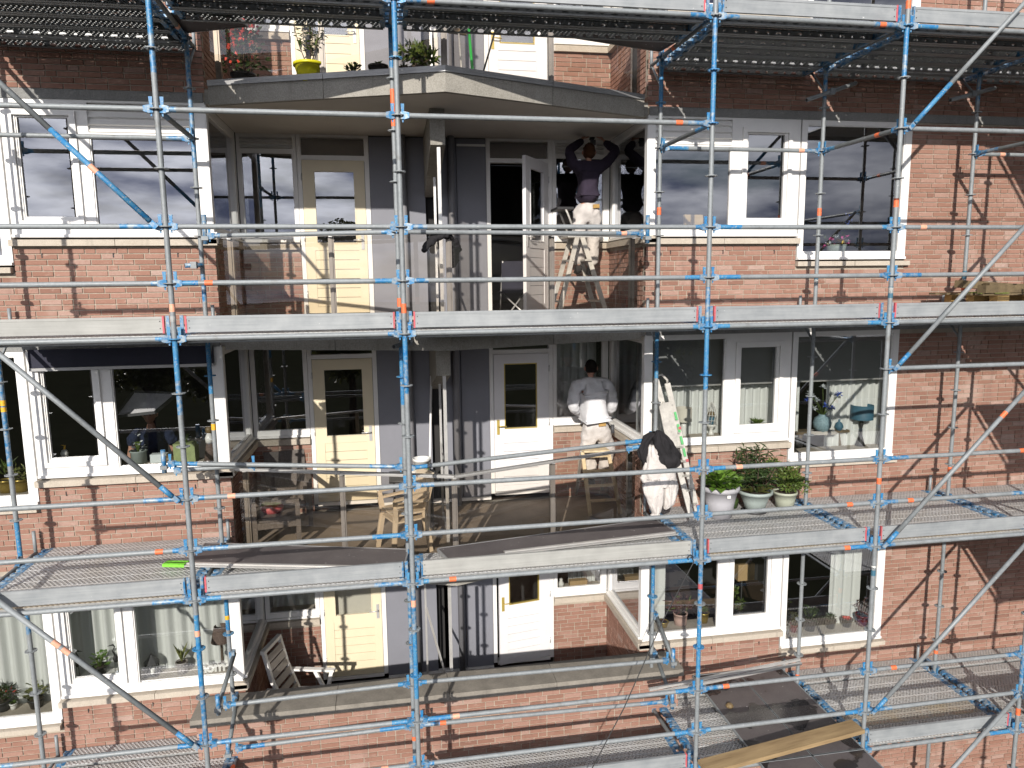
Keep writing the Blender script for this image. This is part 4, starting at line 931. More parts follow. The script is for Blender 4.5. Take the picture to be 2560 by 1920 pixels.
# ------------------------------------------------------------------ ladders
def rail(mb, a, b, w_=0.05, h_=0.022): mb.bar(a, b, w_, h_, (0, 1, 0))
FL2, FL1, FL0 = Z0[2]-0.06, Z0[1]-0.06, Z0[0]-0.07
t = thing('step_ladder', 'splattered aluminium step ladder under the worker in dark jumper', 'ladder', (1.95, 2.55, FL2))
o0 = Vector(t.location); ap = at(1440, 590, 2.55)-o0; lf = at(1385, 777, 2.45)-o0; lf.z = 0; rf = at(1513, 777, 2.45)-o0; rf.z = 0
for nm, ft in (('left', lf), ('right', rf)):
    for dy in (-0.20, 0.20):
        mb = B('ladder_alu'); rail(mb, (ft.x, dy*1.35, 0.01), (ap.x+(0.02 if nm == 'right' else -0.02), dy*0.9, ap.z+0.02), 0.06, 0.025); mb.build('rail', t)
        mb = B('black'); mb.box(ft.x-0.03, ft.x+0.03, dy*1.35-0.02, dy*1.35+0.02, 0.0, 0.04); mb.build('foot', t)
for k in range(1, 4):
    f = k/4.2; c = Vector((rf.x+(ap.x-rf.x)*f, 0, ap.z*f)); B('ladder_alu').box(c.x-0.05, c.x+0.04, -0.25, 0.25, c.z-0.012, c.z+0.012).build('tread', t)
    c = Vector((lf.x+(ap.x-lf.x)*f, 0, ap.z*f)); 
    if k != 2: B('ladder_alu').bar((c.x, -0.24, c.z), (c.x, 0.24, c.z), 0.025, 0.025).build('strut', t)
B('ladder_alu').box(ap.x-0.16, ap.x+0.12, -0.20, 0.20, ap.z-0.03, ap.z).build('platform', t)
for dy in (-0.18, 0.18): B('ladder_alu').tube([(ap.x-0.05, dy, ap.z), (ap.x-0.16, dy, ap.z+0.28), (ap.x-0.19, dy, ap.z+0.34)], 0.014, 8).build('hoop', t)
B('black').box(ap.x-0.30, ap.x-0.08, -0.2, 0.2, ap.z+0.33, ap.z+0.36).build('tray', t)
t = thing('step_ladder', 'old timber step ladder under the worker in white sweater', 'ladder', (2.15, 2.5, FL1)); o0 = Vector(t.location)
fl_, fr_ = atz(1476, 1290, FL1)-o0, atz(1552, 1285, FL1)-o0; bl_, br_ = atz(1440, 1238, FL1)-o0, atz(1503, 1232, FL1)-o0
tl_, tr_ = at(1456, 1130, 2.45)-o0, at(1520, 1128, 2.45)-o0
for a, b in ((fl_, tl_), (fr_, tr_)): mb = B('ladder_wood'); mb.bar(a, b, 0.05, 0.03, (0, 1, 0)); mb.build('rail', t)
for a, b in ((bl_, tl_), (br_, tr_)): mb = B('ladder_alu'); mb.bar(a, b+Vector((0, 0.04, 0)), 0.04, 0.025, (0, 1, 0)); mb.build('rear_leg', t)
for k in range(1, 5): f = k/4.3; B('ladder_wood').bar(fl_.lerp(tl_, f), fr_.lerp(tr_, f), 0.07, 0.022, (0, 0, 1)).build('rung', t)
f = 0.35; B('ladder_alu').bar(bl_.lerp(tl_, f), br_.lerp(tr_, f), 0.03, 0.02).build('rear_rung', t)
B('ladder_wood').bar(tl_+Vector((0, 0.02, .02)), tr_+Vector((0, 0.02, .02)), 0.20, 0.025).build('platform', t)
# tall aluminium ladder leaning by the bay window, with warning labels
t = thing('step_ladder', 'tall folded aluminium ladder with a green label leaning by the bay window', 'ladder', (3.25, 1.25, DZ[1])); o0 = Vector(t.location)
b1, b2, t1, t2 = atz(1707, 1282, DZ[1])-o0, atz(1729, 1280, DZ[1])-o0, at(1640, 950, 1.5)-o0, at(1668, 958, 1.5)-o0
b1.y = -0.12; b2.y = -0.02
for a, b in ((b1, t1), (b2, t2)): mb = B('ladder_alu'); mb.bar(a, b, 0.07, 0.026, (0, 1, 0)); mb.build('rail', t)
mb = B('ladder_alu'); mb.tube([t1, t1+Vector((0.0, 0, 0.05)), (t1+t2)/2+Vector((0, 0, 0.09)), t2+Vector((0, 0, 0.04)), t2], 0.016, 8); mb.build('hoop', t)
for k in range(1, 9): f = k/9.5; B('ladder_alu').bar(b1.lerp(t1, f), b2.lerp(t2, f), 0.06, 0.02).build('rung', t)
f0 = b1.lerp(t1, 0.56); f1 = b2.lerp(t2, 0.56)
mb = B('ladder_alu'); mb.bar(b1.lerp(t1, 0.52), b1.lerp(t1, 0.84)+Vector((0.02, -0.04, 0)), 0.02, 0.16, (1, 0, 0)); mb.build('tray', t)
for k in range(4): B('label_green').bar(b2.lerp(t2, 0.46+k*0.09)+Vector((0, -0.04, 0)), b2.lerp(t2, 0.52+k*0.09)+Vector((0, -0.04, 0)), 0.03, 0.004, (0, 1, 0)).build('label', t)
for f in (0.08, 0.42, 0.66): B('red_plastic').bar(b2.lerp(t2, f)+Vector((0.012, -0.04, 0)), b2.lerp(t2, f+0.02)+Vector((0.012, -0.04, 0)), 0.035, 0.006, (0, 1, 0)).build('label', t)

# ------------------------------------------------------------------ people
FOLD = {'jumper': (0.035, 0.10), 'sweater': (0.045, 0.12), 'trousers': (0.05, 0.09), 'shirt': (0.05, 0.05), 'garment': (0.075, 0.085)}
FT = {}
def fold_tex(sz):
    if sz not in FT:
        tx = bpy.data.textures.new('folds', 'CLOUDS'); tx.noise_scale = sz; tx.noise_depth = 2; FT[sz] = tx
    return FT[sz]
def skin(name, parent, mat, verts, edges, sub_=2, smooth=True, loc0=Vector((0, 0, 0))):
    """verts: {key: (Vector, rx, ry)}; edges: [(key, key)]; root: first key"""
    keys = list(verts); me = bpy.data.meshes.new(name)
    me.from_pydata([tuple(Vector(verts[k][0])-loc0) for k in keys], [(keys.index(a), keys.index(b)) for a, b in edges], [])
    o = bpy.data.objects.new(name, me); COL.objects.link(o)
    if parent: o.parent = parent
    md = o.modifiers.new('Skin', 'SKIN'); md.use_smooth_shade = True
    sv = me.skin_vertices[0].data
    g_ = {'body': 0.72, 'jumper': 1.18, 'sweater': 1.26, 'trousers': 1.16, 'shirt': 0.98}.get(name, 1.0)
    for i, k in enumerate(keys): sv[i].radius = (verts[k][1]*g_, (verts[k][2] if len(verts[k]) > 2 else verts[k][1])*g_)
    sv[0].use_root = True
    s2 = o.modifiers.new('Sub', 'SUBSURF'); s2.levels = sub_; s2.render_levels = sub_
    if name in FOLD:
        dm = o.modifiers.new('Folds', 'DISPLACE'); dm.texture = fold_tex(FOLD[name][1]); dm.strength = FOLD[name][0]; dm.mid_level = 0.5; dm.texture_coords = 'LOCAL'; s2.levels = s2.render_levels = 3
    me.materials.append(M[mat]); return o
def hand(parent, wrist, direction, palm_n, mat='skin', loc0=Vector((0, 0, 0)), curl=0.5, flip=1):
    d = Vector(direction).normalized(); nrm = Vector(palm_n).normalized(); s_ = d.cross(nrm).normalized()*flip
    w_ = Vector(wrist); V = {'p0': (w_, .026, .02), 'p1': (w_+d*0.05, .036, .016), 'p2': (w_+d*0.085, .036, .014)}; E = [('p0', 'p1'), ('p1', 'p2')]
    o = skin('hand', parent, mat, V, E, 2, loc0=loc0)
    for i, (off, ln) in enumerate(((-0.028, .062), (-0.010, .072), (0.010, .068), (0.027, .054))):
        a = w_+d*0.078+s_*off; b = a+d*ln*0.45+nrm*curl*ln*0.15; c = b+d*ln*0.3*(1-curl*0.5)+nrm*curl*ln*0.35; e2 = c+d*ln*0.2*(1-curl)+nrm*curl*ln*0.3
        skin('finger', o, mat, {'a': (a, .0095), 'b': (b, .009), 'c': (c, .0085), 'e': (e2, .007)}, [('a', 'b'), ('b', 'c'), ('c', 'e')], 1, loc0=loc0)
    a = w_+d*0.03+s_*-0.03; b = a+d*0.03-s_*0.025+nrm*0.01; c = b+d*0.03-s_*0.004+nrm*0.015
    skin('thumb', o, mat, {'a': (a, .011), 'b': (b, .0105), 'c': (c, .008)}, [('a', 'b'), ('b', 'c')], 1, loc0=loc0)
    return o
def head(parent, c, mat_hair, loc0, back_tilt=0.0, size=1.0):
    # ellipsoid skull with jaw, ears; hair cap over crown and back (seen from behind)
    def blob(mat, r, cen, lump=0.0, n=20, m_=14, cut=None):
        mb = B(mat); mb.smooth = True; b0 = len(mb.v)
        for i in range(m_+1):
            th = math.pi*i/m_
            for k in range(n):
                ph = 2*math.pi*k/n; dv = Vector((math.sin(th)*math.cos(ph), math.sin(th)*math.sin(ph), math.cos(th)))
                q = 1+lump*noise.noise(dv*7)
                p = Vector((dv.x*r[0], dv.y*r[1], dv.z*r[2]))*q
                if cut: p = cut(p)
                mb.v.append(tuple(Vector(cen)+p))
        for i in range(m_):
            for k in range(n): mb.face((b0+i*n+k, b0+(i+1)*n+k, b0+(i+1)*n+(k+1) % n, b0+i*n+(k+1) % n))
        return mb
    c = Vector(c)-loc0; s_ = size
    def jaw(p):
        if p.z < -0.02: f = 1-0.35*min(1, (-p.z-0.02)/0.1); return Vector((p.x*f, p.y*(f if p.y < 0 else 1.0)+0.012*(1-f)*3, p.z))
        return p
    h = blob('skin', (0.077*s_, 0.096*s_, 0.118*s_), (0, 0, 0), 0, cut=jaw)
    for sx in (-1, 1):                                  # ears, nose, brow
        h.tube([(sx*0.074*s_, 0.0, 0.022), (sx*0.088*s_, -0.012, 0.012), (sx*0.086*s_, -0.01, -0.018), (sx*0.074*s_, 0.002, -0.03)], [0.008, 0.012, 0.011, 0.007], 8)
    h.tube([(0, 0.09*s_, 0.02), (0, 0.114*s_, -0.02), (0, 0.10*s_, -0.03)], [0.008, 0.014, 0.010], 8)
    for sx in (-1, 1): h.mat('black').lathe([(0.0, 0.009), (0.008, 0.005), (0.009, 0.0), (0.008, -0.005), (0.0, -0.009)], (sx*0.032*s_, 0.088*s_, 0.01), 8)
    h.mat('skin').bar((-0.025, 0.088*s_, -0.055), (0.025, 0.088*s_, -0.055), 0.01, 0.008)
    o = h.build('head', parent, c); o.rotation_euler = (back_tilt, 0, 0)
    hb = blob(mat_hair, (0.084*s_, 0.103*s_, 0.112*s_), (0, -0.008, 0.014), 0.10, 22, 16, cut=lambda p: Vector((p.x, p.y, max(p.z, -0.075 if p.y < 0.02 else 0.035))) )
    hb.build('hair', o); return o
# worker in dark jumper, arms raised to the top of the window frame
w1 = thing('person', 'worker in dark jumper and white trousers reaching up to the window frame', 'person', at(1468, 690, 2.72)); P0 = Vector(w1.location)
Y1 = 2.70
hip, wst, chs, nk = at(1468, 528, Y1), at(1468, 500, Y1), at(1470, 440, Y1), at(1471, 402, Y1+0.0)
shl, shr = at(1432, 412, Y1), at(1512, 412, Y1); ell, elr = at(1421, 374, Y1+0.10), at(1541, 377, Y1+0.10); hdl, hdr = at(1455, 349, Y1+0.30), at(1508, 350, Y1+0.30)
lhp, rhp = at(1450, 532, Y1), at(1486, 532, Y1); lkn, rkn = at(1448, 598, Y1+0.02), at(1484, 603, Y1+0.10); lan, ran = at(1447, 665, Y1-0.10), at(1476, 668, Y1-0.02)
mid = at(1468, 470, Y1)
body = skin('body', w1, 'skin', {'pel': (hip, .13, .09), 'wst': (wst, .12, .085), 'chs': (chs, .14, .095), 'nk0': (nk, .06, .055), 'nk1': (nk+Vector((0, -.01, .07)), .05, .05),
     'shl': (shl, .055), 'ell': (ell, .042), 'hdl': (hdl, .028), 'shr': (shr, .055), 'elr': (elr, .042), 'hdr': (hdr, .028), 'lh': (lhp, .075), 'lk': (lkn, .05), 'la': (lan, .036), 'rh': (rhp, .075), 'rk': (rkn, .05), 'ra': (ran, .036)},
     [('pel', 'wst'), ('wst', 'chs'), ('chs', 'nk0'), ('nk0', 'nk1'), ('chs', 'shl'), ('shl', 'ell'), ('ell', 'hdl'), ('chs', 'shr'), ('shr', 'elr'), ('elr', 'hdr'), ('pel', 'lh'), ('lh', 'lk'), ('lk', 'la'), ('pel', 'rh'), ('rh', 'rk'), ('rk', 'ra')], loc0=P0)
skin('jumper', w1, 'jumper_dark', {'mid': (at(1468, 462, Y1), .155, .115), 'wst': (at(1468, 490, Y1), .15, .115), 'hem': (at(1468, 511, Y1), .158, .12), 'chs': (chs, .17, .115), 'top': (at(1471, 420, Y1), .155, .10), 'nk0': (nk+Vector((0, 0, .01)), .06, .055), 'cl': (at(1452, 418, Y1), .09, .085), 'shl': (shl, .072, .07), 'al': (shl.lerp(ell, .5), .062), 'ell': (ell, .056), 'hdl': (hdl+Vector((0, -.03, -.03)), .04), 'cr': (at(1490, 418, Y1), .09, .085), 'shr': (shr, .072, .07), 'ar': (shr.lerp(elr, .5), .062), 'elr': (elr, .056), 'hdr': (hdr+Vector((0, -.03, -.03)), .04)},
     [('mid', 'wst'), ('wst', 'hem'), ('mid', 'chs'), ('chs', 'top'), ('top', 'nk0'), ('top', 'cl'), ('cl', 'shl'), ('shl', 'al'), ('al', 'ell'), ('ell', 'hdl'), ('top', 'cr'), ('cr', 'shr'), ('shr', 'ar'), ('ar', 'elr'), ('elr', 'hdr')], loc0=P0)
skin('trousers', w1, 'trousers_white', {'pel': (at(1468, 533, Y1), .168, .125), 'wst': (at(1468, 502, Y1), .14, .105), 'lh': (lhp+Vector((-.01, 0, -.06)), .098), 'lk': (lkn, .083), 'lm': (lkn.lerp(lan, .55), .078), 'la': (lan, .072), 'rh': (rhp+Vector((.01, 0, -.06)), .098), 'rk': (rkn, .083), 'rm': (rkn.lerp(ran, .55), .080), 'ra': (ran, .072)},
     [('pel', 'wst'), ('pel', 'lh'), ('lh', 'lk'), ('lk', 'lm'), ('lm', 'la'), ('pel', 'rh'), ('rh', 'rk'), ('rk', 'rm'), ('rm', 'ra')], loc0=P0)
for kn in (rkn,): skin('knee_pad', w1, 'knee_pad', {'a': (kn+Vector((0, -.02, .09)), .084, .08), 'b': (kn+Vector((0, -.015, -.0)), .088, .084), 'c': (kn+Vector((0, -.01, -.07)), .084, .08)}, [('a', 'b'), ('b', 'c')], loc0=P0)
for an in (lan, ran): skin('boot', w1, 'boots', {'a': (an+Vector((0, 0, .02)), .055), 'b': (an+Vector((0, 0, -.05)), .052, .05), 'c': (an+Vector((0, .09, -.075)), .045, .035), 'd': (an+Vector((0, .17, -.08)), .038, .025)}, [('a', 'b'), ('b', 'c'), ('c', 'd')], loc0=P0)
head(w1, at(1472, 381, Y1+0.02), 'hair_brown', P0, R(28))
hand(w1, hdl-P0, (0.55, 0.35, 0.75), (0.5, 0.6, -0.5)); hand(w1, hdr-P0, (-0.55, 0.35, 0.75), (-0.5, 0.6, -0.5), flip=-1)
B('leather').bar(at(1483, 516, Y1-0.14)-P0, at(1498, 515, Y1-0.13)-P0, 0.02, 0.05).build('belt_pouch', w1)
t = thing('power_tool', 'black hand tool held up by the worker in dark jumper', 'tool', at(1482, 345, Y1+0.34))
B('black').tube([(-0.02, 0, -0.03), (0.0, 0.0, 0.03), (0.02, 0.06, 0.07)], 0.035, 10).build('body', t); B('dark_grey').box(-0.03, 0.03, -0.045, 0.02, -0.10, -0.03).build('handle', t); B('ceramic_white').box(0.02, 0.055, -0.02, 0.03, -0.13, -0.06).build('battery', t)
# worker in white sweater
w2 = thing('person', 'worker in white sweater and stained white trousers seen from behind', 'person', at(1492, 1215, 2.55)); P0 = Vector(w2.location); Y2 = 2.62
hip, chs, nk = at(1489, 1066, Y2), at(1480, 985, Y2), at(1477, 943, Y2)
shl, shr = at(1441, 962, Y2), at(1521, 962, Y2); ell, elr = at(1430, 1018, Y2+0.04), at(1533, 1016, Y2+0.04); hdl, hdr = at(1452, 1035, Y2+0.30), at(1516, 1034, Y2+0.30)
lhp, rhp = at(1472, 1072, Y2), at(1508, 1072, Y2); lkn, rkn = at(1468, 1128, Y2+0.06), at(1521, 1124, Y2+0.12); lan, ran = at(1480, 1200, Y2-0.10), at(1508, 1180, Y2+0.05)
skin('body', w2, 'skin', {'pel': (hip, .14, .095), 'wst': (at(1486, 1030, Y2), .13, .09), 'chs': (chs, .15, .10), 'nk0': (nk, .065, .06), 'nk1': (nk+Vector((0, .02, .085)), .055, .055), 'shl': (shl, .055), 'ell': (ell, .042), 'hdl': (hdl, .028), 'shr': (shr, .055), 'elr': (elr, .042), 'hdr': (hdr, .028), 'lh': (lhp, .075), 'lk': (lkn, .05), 'la': (lan, .036), 'rh': (rhp, .075), 'rk': (rkn, .05), 'ra': (ran, .036)},
     [('pel', 'wst'), ('wst', 'chs'), ('chs', 'nk0'), ('nk0', 'nk1'), ('chs', 'shl'), ('shl', 'ell'), ('ell', 'hdl'), ('chs', 'shr'), ('shr', 'elr'), ('elr', 'hdr'), ('pel', 'lh'), ('lh', 'lk'), ('lk', 'la'), ('pel', 'rh'), ('rh', 'rk'), ('rk', 'ra')], loc0=P0)
skin('sweater', w2, 'sweater_white', {'mid': (at(1483, 1012, Y2), .19, .145), 'wst': (at(1486, 1042, Y2), .19, .145), 'hem': (at(1488, 1056, Y2), .165, .13), 'chs': (chs, .19, .135), 'top': (at(1478, 962, Y2), .165, .11), 'nk0': (nk+Vector((0, 0, .005)), .07, .065), 'cl': (at(1460, 960, Y2), .10, .095), 'shl': (shl, .085, .08), 'al': (shl.lerp(ell, .5), .078), 'ell': (ell, .070), 'hdl': (hdl, .042), 'cr': (at(1500, 960, Y2), .10, .095), 'shr': (shr, .085, .08), 'ar': (shr.lerp(elr, .5), .078), 'elr': (elr, .070), 'hdr': (hdr, .042)},
     [('mid', 'wst'), ('wst', 'hem'), ('mid', 'chs'), ('chs', 'top'), ('top', 'nk0'), ('top', 'cl'), ('cl', 'shl'), ('shl', 'al'), ('al', 'ell'), ('ell', 'hdl'), ('top', 'cr'), ('cr', 'shr'), ('shr', 'ar'), ('ar', 'elr'), ('elr', 'hdr')], loc0=P0)
skin('trousers', w2, 'trousers_white', {'pel': (at(1489, 1072, Y2), .185, .14), 'wst': (at(1488, 1044, Y2), .15, .115), 'lh': (lhp+Vector((-.01, 0, -.08)), .105), 'lk': (lkn, .087), 'lm': (lkn.lerp(lan, .5), .086), 'la': (lan, .08), 'rh': (rhp+Vector((.01, 0, -.08)), .105), 'rk': (rkn, .087), 'rm': (rkn.lerp(ran, .5), .086), 'ra': (ran, .08)},
     [('pel', 'wst'), ('pel', 'lh'), ('lh', 'lk'), ('lk', 'lm'), ('lm', 'la'), ('pel', 'rh'), ('rh', 'rk'), ('rk', 'rm'), ('rm', 'ra')], loc0=P0)
for an in (lan, ran): skin('boot', w2, 'boots', {'a': (an+Vector((0, 0, .02)), .055), 'b': (an+Vector((0, 0, -.05)), .052, .05), 'c': (an+Vector((0, .09, -.075)), .045, .035), 'd': (an+Vector((0, .17, -.08)), .038, .025)}, [('a', 'b'), ('b', 'c'), ('c', 'd')], loc0=P0)
head(w2, at(1477, 921, Y2+0.03), 'hair', P0, R(-8))
hand(w2, hdl-P0, (0.3, 0.9, 0.1), (0.6, 0, -0.6)); hand(w2, hdr-P0, (-0.3, 0.9, 0.1), (-0.6, 0, -0.6), flip=-1)
B('leather').bar(at(1497, 1062, Y2-0.16)-P0, at(1514, 1060, Y2-0.15)-P0, 0.02, 0.05).build('belt_pouch', w2)
B('dark_grey').tube([at(1490, 1080, Y2-0.02)-P0+Vector((.2, -.13, 0)), at(1490, 1062, Y2)-P0+Vector((.2, -.13, .02))], 0.025, 8).build('tool_pouch', w2)
w3 = thing('person', 'resident in dark patterned shirt standing inside behind the middle left window', 'person', (at(385, 1150, 2.6).x, 2.6, FL1-0.02)); P0 = Vector(w3.location); X3 = P0.x
def q3(dx, dy, z): return Vector((X3+dx, 2.6+dy, P0.z+z))
skin('body', w3, 'skin', {'pel': (q3(0, 0, .92), .15, .11), 'chs': (q3(0, 0, 1.28), .17, .12), 'nk0': (q3(0, 0, 1.46), .07), 'nk1': (q3(0, -.01, 1.54), .065), 'sl': (q3(-.20, 0, 1.38), .07), 'el': (q3(-.27, -.02, 1.10), .06), 'hl': (q3(-.25, -.14, .88), .042), 'sr': (q3(.20, 0, 1.38), .07), 'er': (q3(.28, -.02, 1.10), .06), 'hr': (q3(.22, -.14, .88), .042), 'lh': (q3(-.09, 0, .85), .10), 'lk': (q3(-.1, -.02, .48), .075), 'la': (q3(-.1, 0, .08), .05), 'rh': (q3(.09, 0, .85), .10), 'rk': (q3(.1, -.02, .48), .075), 'ra': (q3(.1, 0, .08), .05)},
     [('pel', 'chs'), ('chs', 'nk0'), ('nk0', 'nk1'), ('chs', 'sl'), ('sl', 'el'), ('el', 'hl'), ('chs', 'sr'), ('sr', 'er'), ('er', 'hr'), ('pel', 'lh'), ('lh', 'lk'), ('lk', 'la'), ('pel', 'rh'), ('rh', 'rk'), ('rk', 'ra')], loc0=P0)
skin('shirt', w3, 'shirt_navy', {'mid': (q3(0, 0, 1.10), .19, .15), 'hem': (q3(0, 0, .86), .19, .15), 'chs': (q3(0, 0, 1.28), .20, .14), 'top': (q3(0, 0, 1.38), .16, .11), 'cl': (q3(-.12, 0, 1.38), .09), 'sl': (q3(-.21, 0, 1.37), .09), 'el': (q3(-.26, -.01, 1.22), .085), 'cr': (q3(.12, 0, 1.38), .09), 'sr': (q3(.21, 0, 1.37), .09), 'er': (q3(.27, -.01, 1.22), .085)}, [('mid', 'hem'), ('mid', 'chs'), ('chs', 'top'), ('top', 'cl'), ('cl', 'sl'), ('sl', 'el'), ('top', 'cr'), ('cr', 'sr'), ('sr', 'er')], loc0=P0)
skin('trousers', w3, 'jacket_black', {'pel': (q3(0, 0, .88), .16, .12), 'lh': (q3(-.09, 0, .75), .10), 'lk': (q3(-.1, -.02, .48), .085), 'la': (q3(-.1, 0, .06), .07), 'rh': (q3(.09, 0, .75), .10), 'rk': (q3(.1, -.02, .48), .085), 'ra': (q3(.1, 0, .06), .07)}, [('pel', 'lh'), ('lh', 'lk'), ('lk', 'la'), ('pel', 'rh'), ('rh', 'rk'), ('rk', 'ra')], loc0=P0)
h3 = head(w3, q3(0, -.02, 1.63), 'hair', P0); h3.rotation_euler = (0, 0, math.pi)
hand(w3, q3(-.25, -.14, .88)-P0, (0.05, -0.3, -0.9), (0.8, 0, 0)); hand(w3, q3(.22, -.14, .88)-P0, (-0.05, -0.3, -0.9), (-0.8, 0, 0), flip=-1)
# clothes left hanging: coverall with a black jacket over the rail end
def cloth_tube(mat, rings, n=30, fold=0.14, seed=1):
    rr_ = []
    for (a, b) in zip(rings, rings[1:]):
        for f in (0.0, 0.33, 0.66): rr_.append((tuple(Vector(a[0]).lerp(Vector(b[0]), f)), a[1]+(b[1]-a[1])*f, a[2]+(b[2]-a[2])*f))
    rings = rr_+[rings[-1]]
    mb = B(mat); mb.smooth = True; b0 = len(mb.v)
    for i, (c, rx, ry) in enumerate(rings):
        for k in range(n):
            a = 2*math.pi*k/n; q = 1+fold*1.6*noise.noise(Vector((math.cos(a)*2.2+seed, math.sin(a)*2.2, c[2]*5.0)))+fold*1.1*noise.noise(Vector((math.cos(a)*5+seed, math.sin(a)*5, c[2]*9.0)))
            mb.v.append((c[0]+math.cos(a)*rx*q, c[1]+math.sin(a)*ry*q, c[2]))
    for i in range(len(rings)-1):
        for k in range(n): mb.face((b0+i*n+k, b0+i*n+(k+1) % n, b0+(i+1)*n+(k+1) % n, b0+(i+1)*n+k))
    mb.face([b0+k for k in range(n)]); mb.face([b0+(len(rings)-1)*n+k for k in range(n-1, -1, -1)]); return mb
t = thing('hanging_coverall', 'white painter coverall hanging empty from the rail end', 'coverall', at(1640, 1285, 0.86)); P0 = Vector(t.location)
def rg(u, v, y, rx, ry=0.07): return (tuple(at(u, v, y)-P0), rx, ry)
def gv(u, v, y, rx, ry=None): return (at(u, v, y), rx, ry if ry else rx)
def garment(parent, mat, V, E, P0, name='cloth'):
    o = skin('garment', parent, mat, V, E, 3, loc0=P0); o.name = name; return o
def outline(mat, rows, y, depth, seed, fold=0.22):
    rings = []
    for v, ul, ur in rows:
        a, b = at(ul, v, y), at(ur, v, y); c_ = (a+b)/2-P0; w_ = (b-a).length/2; rings.append((tuple(c_), w_, min(depth, w_*0.9+0.01)))
    return cloth_tube(mat, rings, n=44, fold=fold, seed=seed)
outline('trousers_white', [(1110, 1622, 1640), (1130, 1619, 1642), (1150, 1616, 1660), (1172, 1612, 1686), (1190, 1610, 1692), (1205, 1612, 1690), (1215, 1625, 1680)], .88, .075, 2).build('torso', t)
outline('trousers_white', [(1196, 1612, 1655), (1212, 1609, 1657), (1232, 1612, 1657), (1252, 1617, 1656), (1268, 1623, 1655), (1279, 1629, 1651), (1284, 1631, 1647), (1288, 1627, 1650), (1293, 1630, 1648), (1295, 1636, 1642)], .87, .07, 5).build('leg', t)
outline('trousers_white', [(1196, 1652, 1690), (1212, 1655, 1693), (1232, 1657, 1692), (1248, 1659, 1688), (1260, 1659, 1682), (1268, 1659, 1674), (1272, 1660, 1667)], .89, .065, 9).build('leg', t)
t = thing('jacket', 'black jacket slung over the rail end above the white coverall', 'jacket', at(1650, 1150, 0.85)); P0 = Vector(t.location)
outline('jacket_black', [(1076, 1641, 1650), (1082, 1636, 1660), (1094, 1630, 1670), (1108, 1630, 1680), (1124, 1634, 1691), (1140, 1640, 1699), (1154, 1647, 1697), (1164, 1656, 1690), (1172, 1664, 1680), (1174, 1668, 1674)], .86, .10, 4, 0.3).build('body', t)
outline('jacket_black', [(1080, 1628, 1650), (1090, 1612, 1642), (1105, 1603, 1630), (1125, 1597, 1622), (1145, 1600, 1621), (1160, 1607, 1620), (1172, 1612, 1618)], .93, .07, 7, 0.3).build('sleeve', t)
t = thing('work_coat', 'dark brown coat draped over the upper balcony corner rail', 'coat', at(1100, 625, 0.8)); P0 = Vector(t.location)
def gv(u, v, y, rx, ry=None): return (at(u, v, y), rx, ry if ry else rx)
def garment(parent, mat, V, E, P0, name='cloth'):
    o = skin('garment', parent, mat, V, E, 3, loc0=P0); o.name = name; return o
garment(t, 'jacket_black', {'m': gv(1092, 590, .80, .06, .035), 'a': gv(1078, 602, .74, .07, .035), 'b': gv(1066, 618, .74, .06, .03), 'c': gv(1058, 630, .74, .03), 'p': gv(1120, 588, .84, .06, .03), 'r': gv(1140, 604, .90, .085, .035), 's': gv(1150, 622, .92, .06, .03), 't': gv(1138, 634, .92, .06, .03), 'w': gv(1134, 655, .92, .045, .025), 'x': gv(1135, 670, .92, .02)}, [('m', 'a'), ('a', 'b'), ('b', 'c'), ('m', 'p'), ('p', 'r'), ('r', 's'), ('r', 't'), ('t', 'w'), ('w', 'x')], P0)
# ------------------------------------------------------------------ plants
def rleaf(mb, p, d, up, ln, wd, cup=0.15):        # rounded broad leaf
    p, d = Vector(p), Vector(d).normalized(); s_ = d.cross(Vector(up))
    if s_.length < 1e-3: s_ = d.cross(Vector((1, 0.2, 0)))
    s_.normalize(); u = s_.cross(d).normalized(); vs = [p]
    for f, w_ in ((0.2, 0.7), (0.55, 1.0), (0.85, 0.7)): vs += [p+d*ln*f+s_*wd*w_/2+u*cup*wd, p+d*ln*f-u*cup*wd*(f-0.3), p+d*ln*f-s_*wd*w_/2+u*cup*wd]
    vs.append(p+d*ln-u*cup*wd)
    mb.smooth = True; mb.add(vs, [(0, 1, 2), (0, 2, 3), (1, 4, 5, 2), (2, 5, 6, 3), (4, 7, 8, 5), (5, 8, 9, 6), (7, 10, 8), (8, 10, 9)]); mb.smooth = False
def pot(parent, r0, r1, h, mat, rim=0.02, n=24, soil=True):
    mb = B(mat); mb.lathe([(0.001, 0), (r0, 0), (r0+(r1-r0)*0.5, h*0.5), (r1, h*0.86), (r1+rim, h*0.86), (r1+rim, h), (r1-0.008, h), (r1-0.012, h*0.88)], (0, 0, 0), n); mb.build('pot', parent)
    if soil: B('soil').lathe([(0.001, h*0.9), (r1-0.006, h*0.89)], (0, 0, 0), n).build('soil', parent)
rp = random.Random(21)
def rdir(lo=-0.2, hi=1.0):
    a = rp.uniform(0, 2*math.pi); z = rp.uniform(lo, hi); r = math.sqrt(max(0, 1-z*z)); return Vector((r*math.cos(a), r*math.sin(a), z))
def plant(name, label, loc, potargs, fol, group=None, saucer=None):
    t = thing(name, label, 'potted plant', loc, 0, group)
    if potargs: pot(t, *potargs)
    fol(t); return t
